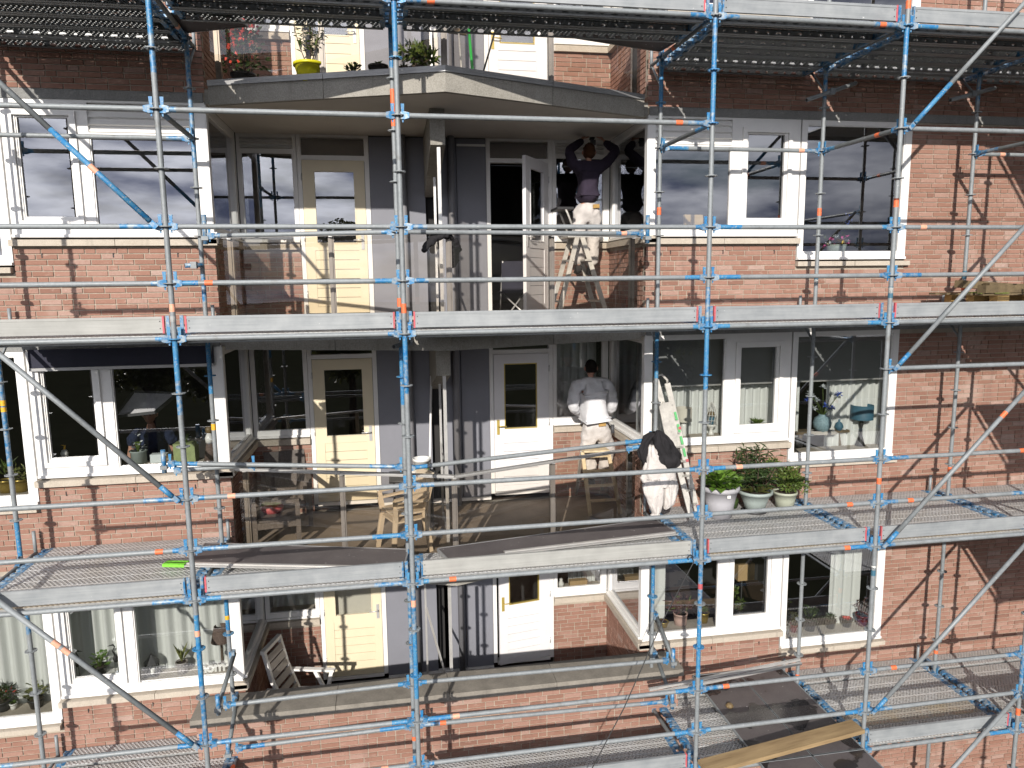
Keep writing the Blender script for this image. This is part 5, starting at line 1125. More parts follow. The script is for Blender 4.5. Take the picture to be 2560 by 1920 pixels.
def fol_broad(mat, h, R0, n, ln, wd, rad=0.5):
    def f(t):
        mb = B(mat)
        for k in range(n):
            a = rp.uniform(0, 6.28); r = R0*math.sqrt(rp.random()); d = Vector((math.cos(a), math.sin(a), rp.uniform(0.0, 1.0)))
            z = h+rp.uniform(0.02, 0.20)*(1.2-r/R0)
            rleaf(mb, (r*0.8*math.cos(a), r*0.8*math.sin(a), z), d, (0, 0, 1), ln*rp.uniform(.7, 1.2), wd*rp.uniform(.7, 1.2))
        mb.build('foliage', t)
        ms = B('leaf_mid')
        for k in range(14): a = rp.uniform(0, 6.28); ms.tube([(0, 0, h-0.03), (R0*.5*math.cos(a), R0*.5*math.sin(a), h+0.1)], 0.006, 5)
        ms.build('stem', t)
    return f
def fol_bush(mat, h, c, rad, n, ln, wd, stems=8, dry=None, spiky=0.2, lo=-0.4):
    c = Vector(c)
    def f(t):
        mb = B(mat)
        lobes = [(c+Vector((rp.uniform(-1, 1)*rad[0], rp.uniform(-1, 1)*rad[1], rp.uniform(-.7, 1)*rad[2]))*0.62 if k else c, rp.uniform(.35, .62)) for k in range(11)]
        lobes = [(c+Vector((rp.uniform(-1, 1)*rad[0], rp.uniform(-1, 1)*rad[1], rp.uniform(-.8, 1)*rad[2]))*0.6, rp.uniform(.3, .55)) for k in range(13)]
        for k in range(n):
            if dry and k % 9 == 0: mb.mat(dry)
            else: mb.mat(mat)
            lc, lr = rp.choice(lobes); d = rdir(-0.8, 1.0)
            p = lc+Vector((d.x*rad[0], d.y*rad[1], d.z*rad[2]))*lr*rp.uniform(0.55, 1.0)
            mb.leaf(p, (d+rdir(lo, 1)*0.9), rdir(), ln*rp.uniform(.6, 1.25), wd*rp.uniform(.7, 1.3), 0.25)
        mb.build('foliage', t)
        ms = B('bark')
        for lc, lr in lobes[:stems]: ms.tube([(0, 0, h*0.9), (lc.x*0.4, lc.y*0.4, h+(lc.z-h)*0.5), tuple(lc)], [0.009, 0.006, 0.003], 6)
        ms.build('stem', t)
    return f
def fol_rosette(mat, h, n, ln, wd, up=0.8):
    def f(t):
        mb = B(mat)
        for k in range(n):
            a = 6.28*k/n+rp.uniform(-.2, .2); d = Vector((math.cos(a), math.sin(a), rp.uniform(up*0.4, up*1.5))); mb.leaf((0, 0, h), d, (0, 0, 1), ln*rp.uniform(.75, 1.1), wd, 0.1, 0.3)
        mb.build('foliage', t)
    return f
def fol_shoots(mat, h, n, hgt, spread, ln, wd, nl=14):
    def f(t):
        mb = B(mat); ms = B('bark')
        for k in range(n):
            a = rp.uniform(0, 6.28); r = spread*rp.random(); top = Vector((r*math.cos(a), r*math.sin(a), h+hgt*rp.uniform(.6, 1.0))); b = Vector((r*.15*math.cos(a), r*.15*math.sin(a), h*0.9)); m_ = b.lerp(top, .5)+Vector((r*.1*math.cos(a), r*.1*math.sin(a), 0))
            ms.tube([b, m_, top], [.006, .005, .003], 5)
            for j in range(nl):
                f_ = 0.25+0.75*(j+rp.random())/nl; p = b.lerp(m_, f_*2) if f_ < .5 else m_.lerp(top, f_*2-1)
                mb.leaf(p, Vector((rp.uniform(-1, 1), rp.uniform(-1, 1), rp.uniform(-.3, .7))), (0, 0, 1), ln*rp.uniform(.6, 1.2), wd, 0.2)
        mb.build('foliage', t); ms.build('stem', t)
    return f
def multi(*fs): return lambda t: [f(t) for f in fs]
dk1 = DZ[1]+0.003
p1 = atz(1811, 1299, dk1); p2 = atz(1902, 1288, dk1); p3 = atz(1982, 1279, dk1)
t = plant('potted_plant', 'broad bright green leaves in the large lilac grey pot on the deck', (p1.x, p1.y+0.14, dk1), (0.15, 0.215, 0.40, 'pot_grey', 0.022), fol_broad('leaf_bright', 0.38, 0.24, 95, 0.14, 0.11), 'plant pots on the middle deck')
B('ceramic_white').box(-0.022, 0.022, -0.245, -0.240, 0.30, 0.335).build('price_label', t)
t = plant('potted_plant', 'oleander with long narrow leaves in the grey green pot on the deck', (p2.x, p2.y+0.16, dk1+0.012), (0.115, 0.195, 0.27, 'pot_green', 0.022), multi(fol_shoots('leaf_dark', 0.26, 16, 0.60, 0.30, 0.15, 0.026, 16), fol_rosette('leaf_olive', 0.25, 46, 0.26, 0.03, 0.5), fol_bush('leaf_dark', 0.26, (0, 0.08, 0.42), (0.30, 0.24, 0.15), 420, 0.11, 0.018, dry='leaf_dry')), 'plant pots on the middle deck')
B('pot_dark').lathe([(0.001, -0.012), (0.15, -0.012), (0.165, 0.012), (0.155, 0.012), (0.145, -0.006)], n=20).build('saucer', t)
plant('potted_plant', 'dense small leaved bush in the round sage pot on the deck', (p3.x, p3.y+0.20, dk1), (0.11, 0.15, 0.215, 'pot_sage', 0.006), fol_bush('leaf_mid', 0.2, (0.0, 0.02, 0.40), (0.27, 0.22, 0.21), 1500, 0.048, 0.022, dry='leaf_olive'), 'plant pots on the middle deck')
o = B('green_pole').lathe([(0.001, 0), (0.07, 0), (0.085, 0.10), (0.08, 0.11), (0.05, 0.13), (0.001, 0.13)], n=14).build('watering_pot', None, (p2.x-0.2, p2.y+0.38, dk1)); o.data.materials[0] = M['leaf_dark']; tag(o, 'small dark green plastic pot between the two large flower pots', 'pot')
# top balcony plants, standing behind the slab edge
zt3 = Z0[3]+0.004
def on3(u, v, dy): 
    p = at(u, v, 1.0); return p
p = at(774, 175, 1.42); plant('potted_plant', 'tall sparse shrub in a bright yellow bowl on the top balcony', (p.x, 1.38, Z0[3]-0.06), (0.11, 0.155, 0.20, 'pot_yellow', 0.012), multi(fol_shoots('leaf_mid', 0.2, 9, 0.52, 0.30, 0.085, 0.028, 15), fol_shoots('leaf_olive', 0.2, 5, 0.62, 0.12, 0.085, 0.028, 16)))
p = at(1045, 140, 1.15); plant('potted_plant', 'glossy leaved shrub in a brown pot at the top balcony corner', (p.x, 1.20, Z0[3]-0.06), (0.07, 0.10, 0.15, 'pot_brown', 0.008), fol_bush('leaf_mid', 0.15, (0, 0, 0.27), (0.20, 0.16, 0.15), 230, 0.10, 0.04, dry='leaf_variegated'))
p = at(945, 150, 1.25); plant('potted_plant', 'black pot with a few dark leaves on the top balcony', (p.x, 1.25, Z0[3]-0.06), (0.085, 0.105, 0.17, 'pot_dark', 0.004), fol_rosette('leaf_dark', 0.17, 9, 0.09, 0.035, 0.4))
p = at(884, 172, 1.3); plant('potted_plant', 'low dark bowl of succulents on the top balcony', (p.x, 1.28, Z0[3]-0.06), (0.09, 0.105, 0.09, 'pot_dark', 0.004), fol_broad('leaf_dark', 0.09, 0.10, 40, 0.05, 0.035))
p = at(1010, 150, 1.2); plant('potted_plant', 'small brown pot with seedlings beside the glossy shrub', (p.x, 1.16, Z0[3]-0.06), (0.06, 0.085, 0.13, 'pot_brown', 0.006), fol_rosette('leaf_mid', 0.13, 12, 0.07, 0.02, 0.6))
p = at(600, 120, 1.75); plant('potted_plant', 'red flowering hanging plant at the top balcony end', (p.x, 1.85, Z0[3]-0.06), (0.10, 0.13, 0.2, 'pot_dark', 0.01), multi(fol_bush('leaf_dark', 0.2, (0, 0, 0.50), (0.24, 0.18, 0.38), 420, 0.07, 0.03), fol_bush('petal_red', 0.2, (0, -0.04, 0.55), (0.23, 0.18, 0.36), 190, 0.05, 0.045)))
# broom, green pole and stick leaning by the top balcony screen
def pole(label, cat, a, b, r, mat, head_=None):
    t = thing(cat.replace(' ', '_'), label, cat, a); o0 = Vector(a)
    B(mat).tube([(0, 0, 0), Vector(b)-o0], r, 10).build('shaft', t)
    if head_: B(head_).bar(Vector(b)-o0+Vector((-0.12, 0, 0)), Vector(b)-o0+Vector((0.10, 0, -0.02)), 0.05, 0.10).build('brush', t)
f3 = Z0[3]-0.06
pole('green broom handle leaning on the top balcony screen', 'broom', (at(1186, 178, 1.9).x, 1.9, f3), at(1172, 70, 2.3), 0.018, 'green_pole')
pole('grey mop with a shaggy head on the top balcony', 'mop', (at(1158, 170, 1.9).x, 1.9, f3), at(1146, 72, 2.2), 0.011, 'alu', 'old_wood')
pole('black stick leaning slantwise on the top balcony', 'stick', (at(1187, 172, 1.85).x, 1.85, f3), at(1240, 70, 2.2), 0.011, 'black')

# ------------------------------------------------------------------ furniture on the balconies
def lounge(label, loc, rz):
    t = thing('garden_chair', label, 'chair', loc, rz); fr = 'chair_white'
    # local: faces +x, seat at 0.40, back leans to -x
    bk = [Vector((-0.20, 0, 0.36)), Vector((-0.36, 0, 0.75)), Vector((-0.45, 0, 1.12))]
    for sy in (-0.22, 0.22):
        mb = B(fr); pts = [b+Vector((0, sy, 0)) for b in bk]; 
        for a, b in zip(pts, pts[1:]): mb.bar(a, b, 0.045, 0.05, (0, 1, 0))
        mb.build('back_frame', t)
        mb = B(fr); mb.bar((-0.42, sy*1.25, 0.63), (0.30, sy*1.25, 0.66), 0.07, 0.028); mb.build('armrest', t)
        mb = B(fr); mb.bar((0.26, sy*1.2, 0.65), (0.10, sy*1.15, 0.0), 0.05, 0.03, (0, 1, 0)); mb.build('leg', t)
        mb = B(fr); mb.bar((0.02, sy*1.2, 0.63), (0.36, sy*1.1, 0.0), 0.05, 0.03, (0, 1, 0)); mb.build('leg', t)
        mb = B(fr); mb.bar((-0.28, sy, 0.38), (0.30, sy, 0.42), 0.045, 0.045); mb.build('seat_rail', t)
    mb = B(fr); mb.bar((-0.46, -0.24, 1.13), (-0.46, 0.24, 1.13), 0.06, 0.05); mb.build('top_rail', t)
    for k in range(6):
        f = (k+0.7)/6.6; a = bk[0].lerp(bk[1], f*2) if f < .5 else bk[1].lerp(bk[2], f*2-1)
        B('slat_grey').bar(a+Vector((0.015, -0.2, 0)), a+Vector((0.015, 0.2, 0)), 0.018, 0.095, (-0.3, 0, 1)).build('slat', t)
    for k in range(5): B(fr).bar((-0.2+k*0.115, -0.2, 0.40+k*0.008), (-0.2+k*0.115, 0.2, 0.40+k*0.008), 0.09, 0.018).build('slat', t)
    B(fr).bar((0.32, -0.22, 0.44), (0.32, 0.22, 0.44), 0.06, 0.05).build('seat_edge', t)
lounge('white folding garden chair with grey slats on the lowest balcony', (-1.42, 2.35, FL0), R(-18))
def plastic_chair(t, dz):
    m_ = 'chair_beige'
    B(m_).box(-0.22, 0.22, -0.2, 0.2, 0.41+dz, 0.43+dz).build('seat', t)
    for sx in (-1, 1):
        for sy in (-1, 1):
            B(m_).bar((sx*0.25, sy*0.24, dz), (sx*0.20, sy*0.18, 0.42+dz), 0.05, 0.03, (1, 0, 0)).build('leg', t)
        mb = B(m_); mb.bar((sx*0.25, -0.20, 0.62+dz), (sx*0.23, 0.22, 0.65+dz), 0.055, 0.025); mb.bar((sx*0.25, -0.2, 0.62+dz), (sx*0.21, -0.18, 0.42+dz), 0.05, 0.025, (1, 0, 0)); mb.build('armrest', t)
    mb = B(m_)
    for k in range(5): x = -0.18+k*0.09; mb.bar((x, 0.2, 0.43+dz), (x, 0.30, 0.82+dz), 0.07, 0.014, (0, 1, 0.2))
    mb.bar((-0.23, 0.30, 0.83+dz), (0.23, 0.30, 0.83+dz), 0.03, 0.09); mb.build('backrest', t)
pc = atz(1016, 1350, FL1)
for k, lb in enumerate(('lower beige plastic chair of the stack on the middle balcony', 'upper beige plastic chair of the stack on the middle balcony')):
    t = thing('plastic_chair', lb, 'chair', (-0.06, 1.55, FL1+0.085*k), R(-68), 'stacked beige plastic chairs'); plastic_chair(t, 0.0)
def rattan(label, loc, rz):
    t = thing('rattan_chair', label, 'chair', loc, rz); m_ = 'rattan'
    B(m_).box(-0.27, 0.27, -0.25, 0.25, 0.36, 0.42).build('seat', t)
    mb = B(m_); mb.bar((0, 0.24, 0.40), (0, 0.34, 0.92), 0.54, 0.035, (0, 1, 0)); mb.build('backrest', t)
    for sx in (-1, 1):
        B(m_).box(sx*0.29-0.03, sx*0.29+0.03, -0.27, 0.27, 0.60, 0.64).build('armrest', t)
        for sy in (-1, 1): B(m_).bar((sx*0.28, sy*0.25, 0), (sx*0.28, sy*0.25, 0.60), 0.055, 0.055, (0, 1, 0)).build('leg', t)
        B(m_).box(sx*0.29-0.015, sx*0.29+0.015, -0.22, 0.22, 0.30, 0.38).build('side_panel', t)
rattan('dark woven rattan chair by the balcony glass on the middle balcony', (-1.62, 2.05, FL1), R(-80)); rattan('dark woven rattan chair against the brick wall on the middle balcony', (-1.60, 2.88, FL1), R(10))
o = B('pink_print').lathe([(0.001, 0.0), (0.12, 0.0), (0.14, 0.06), (0.10, 0.11), (0.001, 0.12)], n=14).build('cushion', None, (-1.66, 2.05, FL1+0.42)); o.data.materials[0] = M['red_plastic']; tag(o, 'bright red cushion on the dark rattan chair', 'cushion')
t = thing('side_table', 'small grey topped table by the middle balcony corner', 'table', (0.14, 2.25, FL1))
B('table_top').box(-0.36, 0.24, -0.25, 0.25, 0.70, 0.73).build('table_top', t)
for sx, sy in ((-.3, -.2), (.18, -.2), (-.3, .2), (.18, .2)): B('dark_grey').tube([(sx, sy, 0), (sx, sy, 0.70)], 0.014, 8).build('leg', t)
t = thing('paint_bucket', 'white plastic paint bucket with a printed label on the small table', 'bucket', (at(1054, 1150, 2.2).x, 2.2, FL1+0.731))
B('bucket_white').lathe([(0.001, 0), (0.092, 0), (0.108, 0.20), (0.116, 0.20), (0.116, 0.235), (0.106, 0.235), (0.10, 0.02)], n=24).build('body', t)
mb = B('bucket_label'); b0 = len(mb.v)
for k in range(9):
    a = R(-150+k*15); mb.v += [(0.098*math.cos(a), 0.098*math.sin(a), 0.04), (0.107*math.cos(a), 0.107*math.sin(a), 0.15)]
for k in range(8): mb.face((b0+2*k, b0+2*k+2, b0+2*k+3, b0+2*k+1))
mb.build('label', t); B('chrome').tube([(0.11*math.cos(R(a)), 0.11*math.sin(R(a)), 0.20-0.10*math.sin(R((a+180)))) for a in range(-180, 1, 20)], 0.003, 5).build('handle', t)
o = cloth_tube('trousers_grey', [((0, 0, 0), .06, .06), ((0, 0, .03), .07, .06), ((0.01, 0, .07), .05, .05), ((0, 0, .1), .02, .02)], seed=15, fold=.3).build('rag', None, (at(1030, 1150, 2.15).x, 2.15, FL1+0.731)); tag(o, 'crumpled grey rag beside the white paint bucket', 'rag')
pole('white painting pole leaning in the middle balcony corner', 'pole', (at(1066, 1140, 2.5).x, 2.3, FL1), at(1078, 940, 2.9), 0.016, 'white_frame')
o = B('dark_grey').box(-0.14, 0.14, -0.1, 0.1, 0, 0.09).build('tool_crate', None, (at(1180, 770, 2.4).x, 2.4, FL2)); tag(o, 'low dark crate on the upper balcony floor', 'crate')
o = cloth_tube('trousers_grey', [((0, 0, 0), .12, .08), ((0, 0, .04), .13, .08), ((0.02, 0, .08), .09, .06), ((0, 0, .12), .03, .02)], seed=25, fold=.3).build('rag', None, (at(1150, 770, 2.2).x, 2.15, FL2)); o.data.materials[0] = M['petal_pink']; o.data.materials[0] = M['pink_print']; tag(o, 'heap of pinkish rags on the upper balcony floor', 'rag')

# ------------------------------------------------------------------ behind the windows
def curtain(label, x0, x1, z0, z1, y, amp=0.035, per=0.11, group='white pleated curtains'):
    mb = B('curtain'); mb.smooth = True; n = max(8, int((x1-x0)/per*8)); ph = rp.uniform(0, 6)
    for i in range(n+1):
        x = x0+(x1-x0)*i/n; yy = y+amp*math.sin(2*math.pi*(x-x0)/per+ph+0.8*math.sin(x*5)); mb.v += [(x, yy, z0), (x, y+(yy-y)*0.8, z1)]
    for i in range(n): mb.face((2*i, 2*i+2, 2*i+3, 2*i+1))
    o = mb.build('curtain'); tag(o, label, 'curtain', group)
z1_, z0_ = Z0[1], Z0[0]
curtain('pale curtain behind the bay window with the cream lamp', 3.05, 4.36, z1_+1.02, z1_+2.42, YW+0.36); curtain('pale curtain behind the opening sash with the aloe', 4.40, 5.10, z1_+1.02, z1_+2.42, YW+0.36)
curtain('pale curtain strip beside the vase of blue flowers', 5.08, 5.42, z1_+0.2, z1_+2.42, YW+0.36); curtain('pale curtain behind the right blue table lamp', 5.80, 6.80, z1_+0.2, z1_+2.42, YW+0.36)
curtain('grey net curtain in the middle balcony window by the worker', 2.22, 2.95, z1_+1.05, z1_+2.42, YB+0.35, 0.03, 0.13)
curtain('white curtain behind the small opening window with the heron figures', -4.30, -3.36, z0_+1.02, z0_+2.42, YW+0.37, 0.035, 0.14); curtain('white curtain behind the window with the wooden home letters', -3.56, -2.12, z0_+1.02, z0_+2.42, YW+0.37, 0.035, 0.15)
curtain('white curtain in the window at the lower left corner', -5.7, -4.22, z0_+0.72, z0_+2.42, YW+0.37, 0.035, 0.15); curtain('white curtain in the lowest balcony window left of the cream door', -2.0, -1.33, z0_+1.05, z0_+2.42, YB+0.35, 0.04, 0.14)
curtain('white curtain in the lowest balcony window right of the white door', 2.52, 2.95, z0_+1.05, z0_+2.42, YB+0.4, 0.03, 0.08); curtain('narrow curtain at the left edge of the lowest bay window', 3.14, 3.52, z0_+1.02, z0_+2.42, YW+0.40, 0.02, 0.2)
curtain('pale panel curtain at the right edge of the lowest window', 6.02, 6.50, z0_+0.74, z0_+2.42, YW+0.36, 0.03, 0.16)
for lb, x0, x1 in (('grey roller blind half down over the bay window pane', 3.12, 4.20), ('grey roller blind half down over the opening sash', 4.28, 4.95), ('grey roller blind half down over the wide window', 5.12, 6.55)):
    t = thing('roller_blind', lb, 'roller blind', ((x0+x1)/2, YW+0.17, z1_+1.78), 0, 'grey roller blinds'); w_ = (x1-x0)/2
    B('blind').box(-w_, w_, -0.002, 0.002, 0, 0.62).build('fabric', t); B('alu').box(-w_, w_, -0.008, 0.008, -0.02, 0.0).build('bottom_bar', t); B('alu').tube([(-w_, 0, 0.63), (w_, 0, 0.63)], 0.02, 8).build('roller', t)
def lamp(label, loc, base, shade, r0, r1, sh, bz, prof):
    t = thing('table_lamp', label, 'lamp', loc)
    B(base).lathe(prof, n=18).build('base', t)
    mb = B(shade); mb.lathe([(r0, bz), (r1, bz+sh), (r1-0.006, bz+sh), (r0-0.006, bz)], n=24); mb.build('lamp_shade', t); B('brass').tube([(0, 0, prof[-1][1]), (0, 0, bz+sh*0.6)], 0.006, 6).build('stem', t)
bs = z1_+1.084
def onb(u, y): return at(u, 1070, y).x
lamp('cream table lamp with a drum shade in the bay window', (onb(1709, 1.95), 1.95, bs), 'ceramic_white', 'shade_cream', 0.105, 0.105, 0.185, 0.20, [(0.001, 0), (0.05, 0), (0.055, 0.02), (0.04, 0.06), (0.045, 0.13), (0.03, 0.19), (0.001, 0.2)])
t = thing('bird_cage', 'white wire bird cage ornament on a pedestal in the bay window', 'ornament', (onb(1778, 1.95), 1.95, bs))
B('ceramic_white').lathe([(0.001, 0), (0.045, 0), (0.03, 0.03), (0.02, 0.07), (0.05, 0.11), (0.075, 0.13), (0.07, 0.14), (0.001, 0.14)], n=16).build('pedestal', t)
mb = B('ceramic_white')
for k in range(12):
    a = 6.28*k/12; mb.tube([(0.07*math.cos(a), 0.07*math.sin(a), 0.14), (0.078*math.cos(a+.2), 0.078*math.sin(a+.2), 0.26), (0.05*math.cos(a+.3), 0.05*math.sin(a+.3), 0.36), (0.012*math.cos(a), 0.012*math.sin(a), 0.44)], 0.0035, 5)
for z_ in (0.2, 0.27, 0.33): mb.tube([(0.075*(1 if z_ < .3 else .8)*math.cos(a), 0.075*(1 if z_ < .3 else .8)*math.sin(a), z_) for a in [j*0.45 for j in range(15)]], 0.003, 5)
mb.build('wires', t); B('lamp_blue').lathe([(0.001, 0.14), (0.035, 0.14), (0.045, 0.24), (0.001, 0.25)], n=12).build('candle_cup', t); B('leaf_dry').lathe([(0.001, 0.25), (0.05, 0.26), (0.045, 0.30), (0.001, 0.33)], n=10).build('dried_flowers', t)
plant('potted_aloe', 'small aloe in a shallow white dish behind the opening sash', (onb(1893, 1.93), 1.93, z1_+1.13), (0.07, 0.11, 0.055, 'ceramic_white', 0.008), fol_rosette('leaf_mid', 0.05, 22, 0.16, 0.035, 1.0))
o = B('white_frame').box(-0.2, 0.2, -0.08, 0.08, 0, 0.045).build('riser', None, (onb(1893, 1.93), 1.93, z1_+1.084)); tag(o, 'low white box under the dish of aloe', 'box')
# low table and things in the wide window
t = thing('bench_table', 'small dark wooden bench behind the wide window', 'bench', (5.75, 2.12, z1_+0.80)); zb = z1_+0.809
B('old_wood').box(-0.42, 0.42, -0.10, 0.10, 0.20, 0.235).build('top', t)
for sx in (-0.28, 0.28): B('old_wood').bar((sx*1.15, 0, 0.0), (sx, 0, 0.2), 0.05, 0.08, (0, 1, 0)).build('leg', t)
lp = [(0.001, 0), (0.07, 0), (0.055, 0.03), (0.022, 0.14), (0.018, 0.26), (0.028, 0.31), (0.018, 0.36), (0.015, 0.38)]
lamp('dark table lamp with a teal drum shade at the left of the wide window', (5.20, 2.05, zb), 'black', 'lamp_blue', 0.13, 0.13, 0.20, 0.40, lp); lamp('dark table lamp with a teal drum shade at the right of the wide window', (6.33, 2.0, zb), 'black', 'lamp_blue', 0.15, 0.15, 0.20, 0.38, lp)
t = thing('flower_vase', 'round pale blue vase of blue and white flowers', 'vase', (5.74, 2.02, zb+0.22))
B('vase_blue').lathe([(0.001, 0), (0.07, 0), (0.115, 0.07), (0.125, 0.13), (0.10, 0.20), (0.05, 0.235), (0.055, 0.25), (0.045, 0.25)], n=24).build('vase', t)
for k, (fx, fz, c_) in enumerate(((-0.26, 0.47, 'petal_blue'), (0.22, 0.52, 'petal_blue'), (0.04, 0.36, 'petal_blue'), (0.10, 0.34, 'petal_blue'), (-0.03, 0.63, 'petal_white'), (-0.20, 0.54, 'petal_white'), (-0.17, 0.34, 'petal_white'), (0.10, 0.52, 'petal_white'), (-0.10, 0.45, 'petal_white'))):
    mb = B(c_); c = Vector((fx, -0.05+0.03*(k % 3), fz))
    for j in range(16): d = rdir(-0.3, 1); mb.leaf(c, d+Vector((0, -0.5, 0)), (0, 0, 1), 0.065, 0.032, 0.2)
    mb.build('flower', t); B('leaf_mid').tube([(0, 0, 0.22), (fx*0.5, -0.02, 0.22+(fz-0.22)*0.55), tuple(c)], 0.004, 5).build('stem', t)
o = cloth_tube('trousers_grey', [((0, 0, 0), .20, .10), ((0, 0, .025), .22, .11), ((0, 0, .05), .16, .09)], seed=31, fold=.3).build('fur_mat', None, (5.76, 2.03, zb+0.19)); tag(o, 'shaggy beige mat under the blue flower vase', 'mat')
o = B('lamp_blue').lathe([(0.001, 0), (0.035, 0), (0.06, 0.05), (0.045, 0.10), (0.012, 0.13), (0.018, 0.15), (0.001, 0.16)], n=16).build('small_vase', None, (6.02, 2.05, zb+0.222)); tag(o, 'small dark teal bottle vase on the bench', 'vase')
o = B('black').lathe([(0.001, 0), (0.07, 0), (0.09, 0.06), (0.07, 0.12), (0.03, 0.14), (0.001, 0.15)], n=16).build('small_vase', None, (5.42, 2.1, zb)); tag(o, 'round black jar at the foot of the left teal lamp', 'jar')
# upper wide window: bouquet and sofa back
t = thing('flower_bowl', 'zinc bowl of colourful artificial flowers in the upper wide window', 'flowers', (at(2090, 620, 1.95).x, 1.95, Z0[2]+0.809))
B('pot_green').lathe([(0.001, 0), (0.11, 0), (0.13, 0.11), (0.12, 0.11)], n=18).build('bowl', t)
for k in range(26):
    c_ = rp.choice(('petal_white', 'petal_white', 'petal_pink', 'petal_yellow', 'petal_white', 'leaf_mid')); c = Vector((rp.uniform(-.2, .22), rp.uniform(-.06, .06), rp.uniform(0.08, 0.26))); mb = B(c_)
    for j in range(10): mb.leaf(c, rdir(-0.5, 1), (0, 0, 1), 0.045, 0.03, 0.2)
    mb.build('flower', t)
mb = B('petal_blue')
for j in range(24): mb.leaf((0.17+rp.uniform(-.05, .05), 0, 0.32+rp.random()*0.2), rdir(0, 1), (0, 0, 1), 0.035, 0.012)
mb.build('flower', t)
mb = B('sofa'); pr_ = [(x, 0.0) for x in (-0.62, 0.62)]
mb.prism_x([(0, 0), (0.2, 0), (0.2, 0.10), (0.15, 0.14), (0.05, 0.14), (0, 0.10)], -0.62, 0.62); o = mb.build('sofa', None, (5.82, 2.15, Z0[2]+0.70)); tag(o, 'rounded grey sofa back behind the upper wide window', 'sofa')
o = B('cardboard').box(-0.13, 0.13, -0.02, 0.02, 0, 0.22).build('photo_frame', None, (at(1735, 555, 1.95).x, 1.95, Z0[2]+1.084)); o.rotation_euler = (R(-8), 0, R(6)); tag(o, 'brown cardboard picture frame standing in the upper bay window', 'picture frame')
# middle left window: ornaments on the board
bz = z1_+1.084
def lx(u, y=1.95): return at(u, 1120, y).x
t = thing('planter_box', 'grey green metal planter with silver flower in the middle left window', 'planter', (lx(345), 1.95, bz)); B('pot_green').lathe([(0.001, 0), (0.085, 0), (0.085, 0.13), (0.10, 0.14), (0.10, 0.15), (0.08, 0.15)], n=18).build('pot', t); fol_broad('petal_white', 0.15, 0.07, 18, 0.05, 0.04)(t)
o = B('linen').box(-0.09, 0.09, -0.05, 0.05, 0, 0.10).build('white_box', None, (lx(397), 1.95, bz)); tag(o, 'small white trough with flowers between planters', 'planter')
o = B('leaf_dry').lathe([(0.001, 0), (0.06, 0.01), (0.065, 0.05), (0.03, 0.09), (0.001, 0.1)], n=12).build('gourd', None, (lx(425), 1.9, bz)); tag(o, 'small brown gourd on the middle left window board', 'ornament')
t = thing('planter_box', 'weathered lime green square planter in the middle left window', 'planter', (lx(465), 1.95, bz)); B('box_green').box(-0.12, 0.12, -0.09, 0.09, 0, 0.22).build('box', t); fol_broad('petal_white', 0.22, 0.08, 12, 0.03, 0.03)(t)
t = thing('figurine', 'tall doll figurine in dark skirt at the middle left window end', 'figurine', (lx(525, 1.92), 1.92, bz))
B('pattern_shade').lathe([(0.001, 0), (0.075, 0), (0.06, 0.10), (0.04, 0.2), (0.001, 0.21)], n=12).build('skirt', t); B('ceramic_white').lathe([(0.001, 0.2), (0.045, 0.21), (0.05, 0.27), (0.025, 0.32), (0.001, 0.33)], n=12).build('blouse', t); B('skin').lathe([(0.001, 0.32), (0.025, 0.33), (0.03, 0.36), (0.02, 0.385), (0.001, 0.39)], n=12).build('head', t); B('leaf_dry').lathe([(0.03, 0.33), (0.042, 0.37), (0.03, 0.40), (0.001, 0.41)], n=12).build('hair', t)
t = thing('figurine', 'small white bird ornament in the middle left opening window', 'figurine', (lx(160), 1.95, z1_+1.19)); B('ceramic_white').lathe([(0.001, 0), (0.03, 0.01), (0.045, 0.05), (0.025, 0.09), (0.001, 0.10)], n=12).build('body', t); B('tape_yellow').tube([(0, 0, 0.09), (0.01, 0, 0.14), (-0.03, 0, 0.15)], [.012, .012, .003], 8).build('head', t)
for (xa, xb, lb) in ((-3.92, -3.48, 'stack of wooden riser boxes behind the middle left opening window'),):
    o = B('old_wood').box(xa, xb, 1.88, 2.02, bz, bz+0.10).build('riser'); tag(o, lb, 'box')
t = thing('tilted_sash', 'open top hung sash tilted inwards behind the middle left window', 'window sash', at(340, 1040, 1.95)); o0 = Vector(t.location)
c4 = [at(287, 1042, 1.93)-o0, at(388, 1031, 1.93)-o0, at(445, 983, 2.25)-o0, at(335, 979, 2.25)-o0]
B('painted_sky_reflection').add(c4+[p+Vector((0, 0.012, -0.012)) for p in c4], [(0, 1, 2, 3), (7, 6, 5, 4), (0, 4, 5, 1), (1, 5, 6, 2), (2, 6, 7, 3), (3, 7, 4, 0)]).build('pane', t)  # opaque pane; the sky mirrored in its glass is put into the colour
for a, b in zip(c4, c4[1:]+c4[:1]): B('dark_grey').bar(a, b, 0.03, 0.03).build('frame', t)
for (u, mat, lb, fol) in ((20, 'pot_brass', 'brass pot with upright leaves at the middle left edge', fol_rosette('leaf_mid', 0.2, 16, 0.25, 0.03, 1.3)), (56, 'pot_brass', 'round bronze pot with yellowish fern at the middle left edge', fol_bush('leaf_variegated', 0.15, (0, 0, 0.2), (0.12, 0.09, 0.09), 90, 0.07, 0.02))):
    p = at(u, 1240, 1.98); plant('potted_plant', lb, (p.x, 1.98, z1_+0.809), (0.07, 0.085, 0.15, mat, 0.004), fol)
